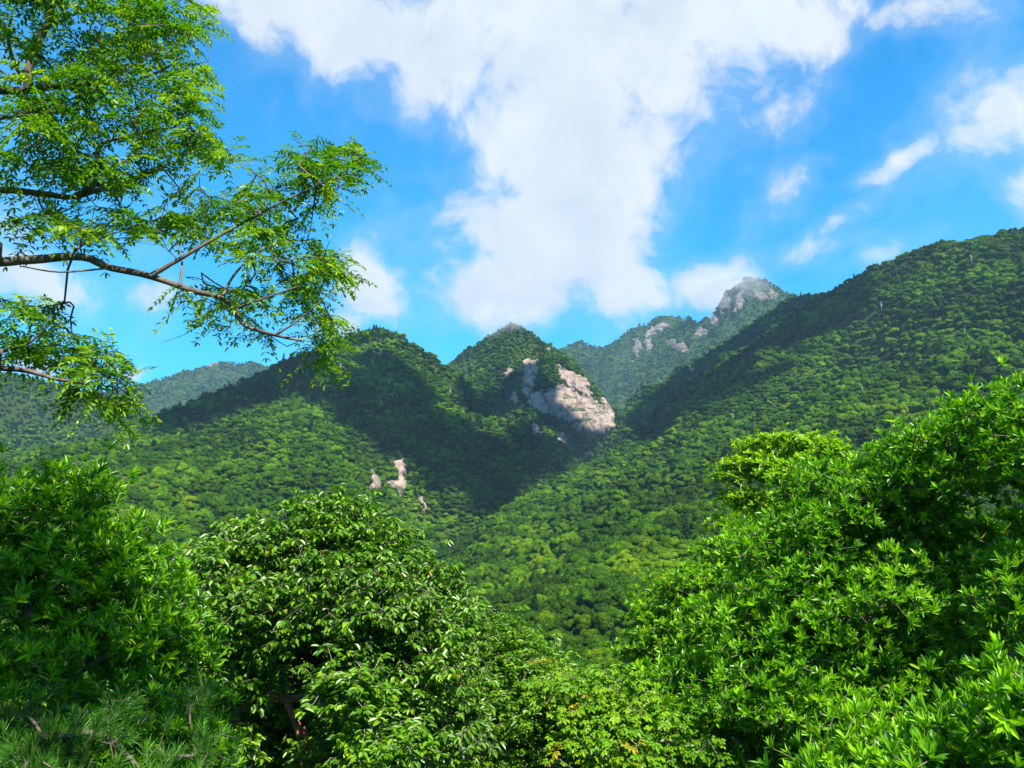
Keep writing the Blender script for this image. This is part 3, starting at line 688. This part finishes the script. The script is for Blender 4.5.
def lobe_points(lobes,dens,rng,inner=.38,lo=-.55,sub=9):
    """leaf clusters on a crown made of boughs: every lobe carries smaller bough heads, with gaps of shade between them"""
    C=[];S=[];K=[]
    for i,(c,s_) in enumerate(lobes):
        s_=np.array(s_); c=np.array(c); n=sub
        for k in range(n):
            z=-.35+1.35*(k+.5)/n; a=k*2.39996+i*1.3+rng.uniform(-.4,.4); h=math.sqrt(max(0,1-min(z,1)**2)); d=np.array([math.cos(a)*h,math.sin(a)*h,z])
            f=rng.uniform(.34,.52); C.append(c+d*s_*rng.uniform(.58,.82)); S.append(s_.mean()*f*np.array([1.05,1.05,.72])*(s_/s_.mean())**.5); K.append(i)
    C=np.array(C);S=np.array(S); P=[];N=[]
    L0=np.array([l[0] for l in lobes]); LS=np.array([l[1] for l in lobes])
    for i in range(len(C)):
        sx,sy,sz=S[i]; area=4*math.pi*((sx*sy)**1.6/3+(sx*sz)**1.6/3+(sy*sz)**1.6/3)**(1/1.6); n=max(3,int(area*dens))
        d=unit(rng.normal(0,1,(n,3))); d=d[d[:,2]>lo*.6]; n=len(d)
        depth=1-inner*rng.uniform(0,1,n)**1.5; depth*=rng.choice([1,1,1,1.18],n)
        p=C[i]+d*S[i]*depth[:,None]; nn=unit(d/S[i])
        ok=np.ones(n,bool); near=np.where(((C-C[i])**2).sum(1)<(2.2*S[:,0].max())**2)[0]
        for j in near:
            if j!=i: ok&=(((p-C[j])/S[j])**2).sum(1)>.5
        p=p+rng.normal(0,.10,p.shape)*np.array([1,1,.8]); q=ok&(rng.uniform(0,1,n)<.9)
        sh=rng.uniform(0,1,n)<.07; p=p+np.where(sh[:,None],nn*.12+np.array([[0,0,.14]]),0)
        P.append(p[q]);N.append(nn[q])
    for i in range(len(L0)):      # thinner leafage deeper in
        s_=LS[i]; n=int(s_[0]*s_[2]*dens*2.2); d=unit(rng.normal(0,1,(n,3))); P.append(L0[i]+d*s_*rng.uniform(.25,.75,(n,1))); N.append(unit(d+np.array([[0,0,.5]])))
    return np.vstack(P),np.vstack(N)
def grow(skel,skpar,P,rng,extra,maxstep=.8,pull=None):
    """joins every leaf cluster to the nearest wood that is already there; returns nodes, parents and carried weight"""
    S=np.array(skel); X=np.vstack([S,extra,P]); par=-np.ones(len(X),int); par[:len(S)]=skpar
    todo=np.arange(len(S),len(X)); 
    d0=np.min(((X[todo][:,None]-S[None])**2).sum(2),1) if len(S)*len(todo)<4e7 else None
    order=todo[np.argsort(d0)]
    buf=np.zeros((len(X),3)); ids=np.zeros(len(X),int); c=len(S); buf[:c]=S; ids[:c]=np.arange(c)
    for k in order:
        dd=((buf[:c]-X[k])**2).sum(1); par[k]=ids[np.argmin(dd)]; buf[c]=X[k]; ids[c]=k; c+=1
    w=np.zeros(len(X)); w[len(S)+len(extra):]=1
    for k in order[::-1]: w[par[k]]+=w[k]
    for k in range(len(S)-1,0,-1):
        if par[k]>=0: w[par[k]]+=w[k]
    return X,par,w
def px_lobe(px,py,D,rx,ry,rd=None):
    k=D/F; return (np.array(pt(px,py,D)),(rx*k,(rd if rd else max(rx,ry)*k*1.0),ry*k))
def near_tree(name,label,cat,root,lobes,dens,leafer,lmat,bmat,seed,group=None,unit_r=.003,trunk_r=None,inner=.38,lo=-.55,trunk_pts=None,twigmat=None,twig=1.0):
    rng=np.random.default_rng(seed)
    lb=[px_lobe(*l) for l in lobes]; P,N=lobe_points(lb,dens,rng,inner,lo)
    rx,ry=root; rz=float(height(np.array([rx]),np.array([ry]))[0])-.15; c0=np.array([rx,ry,rz])
    C=np.array([l[0] for l in lb]); fork=trunk_pts[-1] if trunk_pts else (c0*.5+C.mean(0)*.5+np.array([0,0,-.4]))
    tp=[c0]+([np.array(q) for q in trunk_pts] if trunk_pts else [c0*.55+fork*.45+np.array([.12,0,0]),fork])
    skel=list(tp); par=[-1]+list(range(len(tp)-1)); limbs=[]
    used=[len(tp)-1]
    for c in C[np.argsort(((C-fork)**2).sum(1))]:
        S=np.array([skel[u] for u in used]); b=used[int(np.argmin(((S-c)**2).sum(1)+ .3*np.abs(S[:,2]-c[2])))]
        a=np.array(skel[b]); path=[b]
        for t in (.3,.6,.9):
            q=a+(c-a)*t+np.array([0,0,.16])*math.sin(t*3)*np.linalg.norm(c-a)*.6+rng.normal(0,.05,3)*np.linalg.norm(c-a)
            skel.append(q); par.append(path[-1]); path.append(len(skel)-1); used.append(len(skel)-1)
        limbs.append(path)
    ne=len(P)//4; ii=rng.integers(0,len(P),ne); li=P[ii]
    near=C[np.argmin(((li[:,None]-C[None])**2).sum(2),1)]; extra=near+(li-near)*rng.uniform(.25,.92,(ne,1))+rng.normal(0,.04,(ne,3))
    X,pr,w=grow(skel,par,P-N*.02,rng,extra)
    r=unit_r*np.maximum(w,1)**.44
    if trunk_r: r=np.minimum(r,trunk_r)
    t=empty(name,tuple(c0),label=label,cat=cat,group=group)
    V,q=smooth_tube(np.array(tp),[max(r[0],.05)*1.25]+[r[i] for i in range(1,len(tp))],12,rng); addobj('trunk',mesh_np('trunk',V-c0,q,[bmat],4,smooth=True),t)
    for path in limbs:
        V,q=smooth_tube(np.array([skel[i] for i in path]),[r[path[1]]*1.05]+[r[i] for i in path[1:]],8,rng)
        addobj('limb',mesh_np('limb',V-c0,q,[bmat],4,smooth=True),t)
    k=np.arange(len(skel),len(X)); A=X[pr[k]]; B=X[k]; ok=np.linalg.norm(B-A,axis=1)>1e-4
    rb=r[k]*twig; ra=np.minimum(r[pr[k]]*twig,rb*1.6)
    ks=np.array([i for i in range(1,len(skel)) if pr[i]>=0]); A2,B2=X[pr[ks]],X[ks]   # thin tubes added inside the limbs to join the twigs
    V,q=tubes(np.vstack([A[ok],A2]),np.vstack([B[ok],B2]),np.concatenate([ra[ok],r[ks]*.4]),np.concatenate([rb[ok]*.8,r[ks]*.4]),4); addobj('twigs',mesh_np('twigs',V-c0,q,[twigmat or bmat],4),t)
    A=unit(P-X[pr[-len(P):]])*.5+N*.6+np.array([[0,0,.65]])
    V,F_,T=leafer(P,A,rng); foliage('foliage',V,F_,T,lmat,t,c0)
    print(name,'clusters',len(P),'leaf faces',len(F_))
    return t
M_GREYBARK=bark_mat('grey_bark',(.10,.085,.065),(.34,.30,.24),9)
M_REDBARK=bark_mat('red_bark',(.10,.03,.014),(.38,.15,.08),7)
M_DARKBARK=bark_mat('dark_bark',(.025,.018,.014),(.12,.09,.07),10)
M_TWIG=bark_mat('twig_bark',(.06,.05,.035),(.25,.20,.14),9)
M_WHORL=leaf_mat('whorled_leaf',[(0,(.020,.090,.003)),(.35,(.065,.21,.003)),(.7,(.155,.36,.004)),(1,(.29,.50,.008))],.38,.4,.36,old=(.30,.19,.03))
M_WHORL2=leaf_mat('fine_whorled_leaf',[(0,(.030,.11,.002)),(.4,(.085,.23,.003)),(.75,(.18,.38,.004)),(1,(.30,.50,.008))],.42,.35,.36,old=(.30,.19,.03))
M_GLOSS=leaf_mat('glossy_leaf',[(0,(.028,.085,.006)),(.4,(.075,.19,.007)),(.8,(.15,.30,.010)),(1,(.26,.40,.018))],.44,.6,.3,old=(.30,.19,.03))
M_SMALL=leaf_mat('small_leaf',[(0,(.035,.11,.003)),(.5,(.10,.24,.005)),(.85,(.19,.35,.006)),(1,(.30,.42,.01))],.44,.55,.34,old=(.30,.19,.03))
M_YEL=leaf_mat('yellow_green_leaf',[(0,(.07,.17,.002)),(.5,(.19,.36,.003)),(1,(.36,.50,.006))],.45,.3,.38,old=(.30,.19,.03))
M_MAPLE=leaf_mat('maple_leaf',[(0,(.05,.16,.003)),(.5,(.13,.28,.004)),(.88,(.24,.36,.008)),(1,(.38,.27,.02))],.45,.3,.42,old=(.30,.19,.03))
M_PINNATE=leaf_mat('pinnate_leaf',[(0,(.030,.11,.002)),(.4,(.080,.23,.003)),(.8,(.21,.36,.003)),(1,(.36,.47,.005))],.4,.4,.46,tcol=(1.25,1.3,.22),old=(.30,.19,.03))
M_NEEDLE=leaf_mat('pine_needle',[(0,(.014,.065,.005)),(.5,(.035,.13,.006)),(1,(.08,.23,.010))],.5,.3,.2)

whorl=lambda n,L,W,op=(.35,1.0),**kw:(lambda P,A,rng:rosettes(P,A,rng,n,L,W,op,**kw))
droop=lambda n,L,W,dn,**kw:(lambda P,A,rng:droopers(P,A,rng,n,L,W,dn,**kw))
def maple(P,A,rng):
    """flat layers of palmate leaves, five pointed lobes each"""
    m=len(P); k=rng.integers(5,9,m); idx=np.repeat(np.arange(m),k); N=len(idx)
    a=rng.uniform(0,6.28,N); H=np.stack([np.cos(a),np.sin(a),np.zeros(N)],-1)
    base=P[idx]+H*rng.uniform(.03,.2,(N,1))+np.stack([0*a,0*a,rng.uniform(-.07,.03,N)],-1)
    U=np.array([[0,0,1.]])+rng.normal(0,.28,(N,3)); D=unit(H+np.array([[0,0,-.55]])+rng.normal(0,.2,(N,3))); sz=rng.uniform(.075,.12,N); ti=np.clip(rng.uniform(0,.55,m)[idx]+rng.uniform(0,.42,N),0,1.0)
    ti=np.where(rng.uniform(0,1,m)[idx]<.02,.97,ti); ti=np.where(rng.uniform(0,1,N)<.008,1.06,ti)
    S=unit(np.cross(D,U)); V=[];Fq=[];T=[];o=0
    for an,s in ((0,1),(.85,.85),(-.85,.85),(1.6,.55),(-1.6,.55)):
        d=D*math.cos(an)+S*math.sin(an); v,f,t=leaves(base,d,U,sz*s,sz*.52,ti,droop=.12,fold=.1,prof=(.45,.7,.7)); V.append(v);Fq.append(f+o);T.append(t);o+=len(v)
    return np.vstack(V),np.vstack(Fq),np.concatenate(T)
def needles(P,A,rng):
    m=len(P); k=34; idx=np.repeat(np.arange(m),k); N=len(idx); A=unit(A+np.array([[0,0,-.1]])); t=unit(np.cross(A,rng.normal(0,1,(m,3)))); s=np.cross(A,t)
    an=rng.uniform(0,6.28,N); op=rng.uniform(.15,.95,N); rad=t[idx]*np.cos(an)[:,None]+s[idx]*np.sin(an)[:,None]
    D=A[idx]*np.cos(op)[:,None]+rad*np.sin(op)[:,None]; ti=rng.uniform(0,.6,m)[idx]+rng.uniform(0,.4,N)
    return leaves(P[idx]-A[idx]*rng.uniform(0,.14,(N,1)),D,rad+A[idx]*.1,rng.uniform(.10,.145,N),np.full(N,.0048),ti,droop=.08,fold=.1)

# --- right: big whorled-leaf trees
near_tree('whorled_tree','broad evergreen tree with whorls of narrow glossy leaves, filling the right side of the view','tree',(6.6,13.6),
  [(800,565,14.5,72,58),(865,515,14.5,70,60),(935,485,14.2,70,60),(1000,452,14,58,58),(1060,470,13.6,80,80),(765,630,14,70,58),(850,620,13.6,85,70),(790,700,13.4,90,60),(700,700,14,60,50),(900,690,13.8,80,50),(1050,620,12.8,50,70),(740,770,14,50,40),(830,770,14,60,40),(960,640,15.6,90,60),(915,550,15.6,60,40),(1010,560,15,50,40),(985,720,14.2,90,60)],
  46,whorl((9,13),.158,.037,(.12,.85),droop=.05),M_WHORL,M_GREYBARK,21,unit_r=.0026,inner=.5,twigmat=M_TWIG,twig=1.1)
near_tree('whorled_tree','nearest evergreen with large leaf whorls, rising into the bottom right corner','tree',(4.6,7.6),
  [(990,748,7.8,66,34),(900,772,8.2,55,26),(1050,720,7.6,55,50),(960,805,7.8,120,50)],
  50,whorl((9,13),.15,.034,(.12,.8),droop=.06),M_WHORL,M_GREYBARK,22,unit_r=.0026,twig=1.1,twigmat=M_TWIG)
near_tree('fine_leaved_tree','paler evergreen with fine dense whorls at the left end of the right hand trees','tree',(5.0,18.5),
  [(700,610,18.5,58,42),(745,575,19,48,40),(665,650,18.2,44,46),(720,660,18,60,50),(680,710,17.8,52,50),(760,640,18.5,60,60),(650,690,18.6,26,40)],
  42,whorl((9,12),.135,.046,(.25,.9),droop=.1),M_WHORL2,M_GREYBARK,23,unit_r=.0026,twigmat=M_TWIG)
near_tree('layered_tree','yellow-green tree with flat leaf layers and dark stems, behind the right hand trees','tree',(7.2,22.6),
  [(785,448,23,44,9),(818,456,23,34,10),(752,466,22.6,32,8),(728,479,22.4,18,4),(790,478,22.6,46,10),(745,500,22.4,26,7),(820,492,22.6,36,8),(722,526,22.2,15,4),(772,510,22.6,34,9),(748,546,22.3,15,4),(800,530,22.6,36,8)],
  36,whorl((8,11),.16,.052,(.45,1.05),droop=.15),M_YEL,M_DARKBARK,25,unit_r=.0032,inner=.3,twigmat=M_DARKBARK,twig=1.5)
# --- centre: glossy drooping leaves
near_tree('glossy_tree','large rounded evergreen with drooping glossy leaves and reddish trunk, left of centre','tree',(-3.6,13.2),
  [(322,545,13.6,58,50),(268,556,13.2,52,42),(222,578,13,40,38),(375,560,13.6,50,48),(420,600,13.4,48,44),(335,610,12.8,85,55),(255,630,12.6,72,50),(425,655,12.9,55,52),(380,700,12.6,60,50),(215,660,12.8,38,60),(430,730,12.6,60,50),(360,770,12.4,60,40),(210,760,12.6,40,40),(255,715,14.6,60,50),(255,690,12.8,26,24),(330,660,15,70,50),(270,640,15,60,40),(310,770,15.2,70,50),(400,650,15,60,50)],
  36,droop((7,11),.125,.050,.75,droop=.2,fold=.3),M_GLOSS,M_REDBARK,31,unit_r=.0034,inner=.4,
  trunk_r=.055,
  trunk_pts=[pt(304,770,13.0),pt(300,735,13.1),pt(286,700,13.2)],twigmat=M_DARKBARK)
near_tree('glossy_tree','low leafy sapling with bright drooping leaves in front of the reddish trunk','sapling',(-2.3,11.2),
  [(345,682,11.2,34,20),(385,752,11,44,22),(330,700,11.3,20,14),(365,705,11.3,26,20)],
  46,droop((7,10),.125,.048,.55,droop=.2,fold=.25),M_SMALL,M_GREYBARK,32,unit_r=.0024)
near_tree('small_leaved_tree','lighter evergreen with small shiny leaves sloping down right of the large rounded tree','tree',(.1,16.2),
  [(488,640,16.4,40,34),(520,668,16.2,38,34),(462,680,16,50,44),(550,712,16,42,38),(500,730,15.6,60,50),(585,755,16,40,32),(575,700,15.4,44,30),(620,720,15,46,36),(640,765,14.5,50,40),(550,775,15.4,60,36),(440,620,16.8,40,40),(450,760,15.6,50,40)],
  42,droop((8,12),.115,.042,.55,droop=.18,fold=.28),M_SMALL,M_GREYBARK,33,unit_r=.0028,twigmat=M_TWIG)
near_tree('maple_tree','yellow-green maple with orange tinged leaves in flat layers, low in the middle','tree',(1.9,12.6),
  [(572,690,13.6,40,10),(622,680,13.6,34,8),(600,712,13.2,44,10),(645,708,13.0,40,9),(600,742,12.8,46,11),(662,728,12.6,40,9),(645,752,12.3,50,10),(690,750,12.2,20,8),(620,775,12.2,60,12)],
  15,maple,M_MAPLE,M_GREYBARK,34,unit_r=.0026,inner=.6,twigmat=M_TWIG,lo=-.9)
# --- left
near_tree('whorled_tree','evergreen with whorls of narrow leaves crowding the left edge of the view','tree',(-6.6,11.4),
  [(20,520,11.6,48,42),(74,512,11.6,34,46),(110,560,11.4,46,44),(60,590,11.2,72,50),(150,600,11.4,42,38),(20,600,11.4,60,60),(118,650,11,66,50),(40,680,11,70,50),(175,660,11.6,34,44),(-30,560,11.4,50,70),(170,730,11.2,44,44),(100,725,10.6,70,40),(60,770,10.6,70,40),(150,770,10.8,60,36)],
  38,whorl((9,13),.165,.030,(.15,.9),droop=.1),M_WHORL,M_GREYBARK,41,unit_r=.0026,inner=.5,twigmat=M_TWIG,twig=1.1)
near_tree('pine','young pine with soft needle tufts in the bottom left corner','pine',(-4.3,8.6),
  [(35,750,8.4,42,20),(95,738,8.5,36,15),(190,704,9,22,9),(20,712,8.8,26,12),(130,785,8.2,46,14),(205,752,8.6,22,14),(20,780,8,40,16)],
  40,needles,M_NEEDLE,M_DARKBARK,42,unit_r=.0026,inner=.6,lo=-.95,twigmat=M_DARKBARK)

# --- upper left: the tree whose boughs reach in from the left
def pinnate_tree():
    rng=np.random.default_rng(61); rt=(-8.6,7.2); rz=float(height(np.array([rt[0]]),np.array([rt[1]]))[0])-.2; c0=np.array([rt[0],rt[1],rz])
    t=empty('pinnate_tree',tuple(c0),label='tree reaching in from the left with long bare boughs and feathery compound leaves',cat='tree')
    tp=[c0,np.array([-8.5,7.2,-2.]),np.array([-8.2,7.1,0.]),np.array([-8.3,7.0,2.2]),np.array([-8.0,6.9,4.2]),np.array([-7.8,6.8,6.4])]
    V,q=smooth_tube(tp,[.34,.27,.23,.19,.14,.06],16,rng); addobj('trunk',mesh_np('trunk',V-c0,q,[M_BB],4,smooth=True),t)
    def B(start,pts,D0,D1,w0,w1):
        n=len(pts); P=[pt(x,y,D0+(D1-D0)*i/(n-1)) for i,(x,y) in enumerate(pts)]; R_=[(w0+(w1-w0)*(i/(n-1))**.8)*(D0+D1)/2/F/2 for i in range(n)]
        if start is not None: P=[start]+P; R_=[R_[0]*1.25]+R_
        return np.array(P),np.array(R_)
    bo=[B(tp[2],[(-60,268),(0,262),(40,259),(82,257),(112,268),(150,276),(190,290),(222,298),(235,312),(246,326),(275,335),(302,341)],6.8,6.2,10,2.5),
        B(tp[3],[(-60,196),(0,190),(38,193),(74,197),(112,185),(150,172),(164,166)],7.2,7.0,8,2),
        B(tp[4],[(-60,80),(0,90),(30,90),(58,86),(100,83),(130,82),(158,72)],7.4,7.2,10,2),
        B(tp[2],[(-60,362),(0,368),(28,371),(56,379),(88,383)],6.6,6.4,7,2),
        B(tp[3],[(-60,128),(0,118),(30,115),(82,109)],6.9,6.7,5,2)]
    subs=[B(None,[(150,276),(178,260),(212,240),(250,219),(290,198),(320,184)],6.5,6.3,5,1.6),
        B(None,[(222,298),(232,278),(246,262),(258,254)],6.3,6.5,3.4,1.4),B(None,[(234,309),(262,299),(300,286)],6.3,6.1,3.6,1.4),
        B(None,[(74,197),(94,184),(98,150),(112,140),(150,131),(172,128)],7.1,6.8,6,1.6),B(None,[(94,184),(130,182),(160,166)],7.1,7.3,4,1.4),
        B(None,[(28,88),(30,62),(42,32),(48,22),(47,-30)],7.4,7.2,9,4.5),B(None,[(28,86),(14,62),(8,36),(12,16)],7.4,7.1,5,2),B(None,[(44,28),(60,22),(74,15)],7.3,7.1,3.4,1.4),
        B(None,[(75,250),(82,245),(110,222),(130,205)],6.8,6.9,3.6,1.4),B(None,[(0,352),(25,345),(45,330)],6.6,6.5,3.4,1.4),B(None,[(180,286),(182,262),(178,244)],6.4,6.6,3,1.2),
        B(None,[(112,268),(60,272),(20,266)],6.6,6.3,2,1.2),B(None,[(58,86),(90,92),(120,94)],7.3,7.0,4,1.5),B(None,[(275,335),(296,322),(322,300)],6.2,6.1,2.6,1.2),B(None,[(250,219),(262,205),(268,190)],6.4,6.5,2.4,1.2),
        B(None,[(170,215),(140,225),(100,238)],6.9,6.7,2.4,1.2)]
    for P,R_ in bo:
        V,q=smooth_tube(P,R_,10,rng,.1); addobj('limb',mesh_np('limb',V-c0,q,[M_BB],4,smooth=True),t)
    for P,R_ in subs:
        V,q=smooth_tube(P,R_,8,rng,.1); addobj('branch',mesh_np('branch',V-c0,q,[M_BB],4,smooth=True),t)
    skel=[];par=[]
    for P,R_ in bo+subs:
        for i,p in enumerate(P):
            if i==0 and len(P)>5: continue
            skel.append(p); par.append(-1)
            if i<len(P)-1: skel.append((P[i]+P[i+1])/2); par.append(-1)
    E=[(60,30,115,55,56),(150,45,60,48,34),(120,100,95,42,44),(40,140,62,40,28),(165,120,45,38,26),(130,200,95,34,34),(50,222,60,20,13),(215,225,55,32,18),(285,200,52,34,24),(328,168,38,26,18),(352,160,20,16,7),
       (265,262,62,38,26),(322,285,34,40,22),(318,338,20,26,12),(250,318,55,22,13),(200,300,38,16,6),(30,330,45,28,17),(68,352,46,24,18),(104,382,34,24,16),(116,402,18,12,6),(30,302,40,10,5),(190,15,22,18,7),(205,150,30,22,10),(90,165,60,24,16)]
    An=[]
    for (cx,cy_,rx,ry,n) in E:
        for _ in range(int(n*.9)):
            a=rng.uniform(0,6.28); r=math.sqrt(rng.uniform(0,1)); An.append(pt(cx+math.cos(a)*r*rx,cy_+math.sin(a)*r*ry,rng.uniform(6.1,8.2)))
    # beyond the picture the crown goes on
    for _ in range(260): An.append(pt(rng.uniform(-420,-10),rng.uniform(-160,330),rng.uniform(6,8.6)))
    for _ in range(140): An.append(pt(rng.uniform(-100,190),rng.uniform(-170,-20),rng.uniform(6,8.6)))
    An=np.array(An)
    X,pr,w=grow(skel,par,An,rng,An[rng.integers(0,len(An),len(An)//2)]+rng.normal(0,.12,(len(An)//2,3)))
    r=.0028*np.maximum(w,1)**.40; k=np.arange(len(skel),len(X)); k=k[pr[k]>=0]
    A=X[pr[k]]; Bp=X[k]; mid=(A+Bp)/2+rng.normal(0,.08,A.shape)*np.minimum(np.linalg.norm(Bp-A,axis=1,keepdims=True),.35)
    ra=np.minimum(r[pr[k]],r[k]*1.5); V1,q1=tubes(A,mid,ra,r[k],5); V2,q2=tubes(mid,Bp,r[k],r[k]*.8,5)
    addobj('twigs',mesh_np('twigs',np.vstack([V1,V2])-c0,np.vstack([q1,q2+len(V1)]),[M_BB],4),t)
    # compound leaves: each anchor carries a fan of fronds, each frond paired leaflets
    d0=unit(An-X[pr[-len(An):]])
    VV=[];FF=[];TT=[];o=0; RA=[];RB=[]
    for i,p in enumerate(An):
        nf=rng.integers(5,9); ct=rng.uniform(0,.65)
        for f in range(nf):
            a=rng.uniform(0,6.28); H=np.array([math.cos(a),math.sin(a),0]); d=unit(d0[i]*.7+H*.9+np.array([0,0,rng.uniform(-.35,.3)])); L=rng.uniform(.16,.30); st=p-d0[i]*rng.uniform(0,.16)
            m=rng.integers(5,8); s_=np.linspace(.22,1,m); up=unit(np.array([0,0,1.])+rng.normal(0,.35,3)); S=unit(np.cross(d,up))
            q=st+d*(s_*L)[:,None]+np.array([0,0,-1.])*(s_**2*L*.35)[:,None]
            dirs=np.vstack([d*.55+S,d*.55-S,[d+np.array([0,0,-.4])]]); 
            bp=np.vstack([q,q,q[-1:]]); D=np.vstack([np.repeat(dirs[0:1],m,0),np.repeat(dirs[1:2],m,0),dirs[2:3]])+rng.normal(0,.12,(2*m+1,3))+np.array([[0,0,-.18]])
            VV.append(bp);FF.append(D);TT.append(np.clip(ct+rng.uniform(0,.12)+rng.uniform(0,.25,2*m+1),0,1)); RA.append(st);RB.append(q[-1])
            
    P=np.vstack(VV);D=np.vstack(FF);T=np.concatenate(TT); U=np.array([[0,0,1.]])+rng.normal(0,.3,P.shape)
    T=np.where(rng.uniform(0,1,len(T))<.0015,1.06,T)
    v,f,tt=leaves(P,D,U,rng.uniform(.042,.062,len(P)),rng.uniform(.016,.022,len(P)),T,droop=.15,fold=.2)
    foliage('foliage',v,f,tt,M_PINNATE,t,c0)
    V,q=tubes(np.array(RA),np.array(RB),np.full(len(RA),.0016),np.full(len(RA),.0008),3); addobj('leaf_stalks',mesh_np('leaf_stalks',V-c0,q,[M_PINNATE],4),t)
    print('pinnate leaflets',len(P))
M_BB=bark_mat('pinnate_bark',(.022,.017,.014),(.15,.115,.09),16)
pinnate_tree()
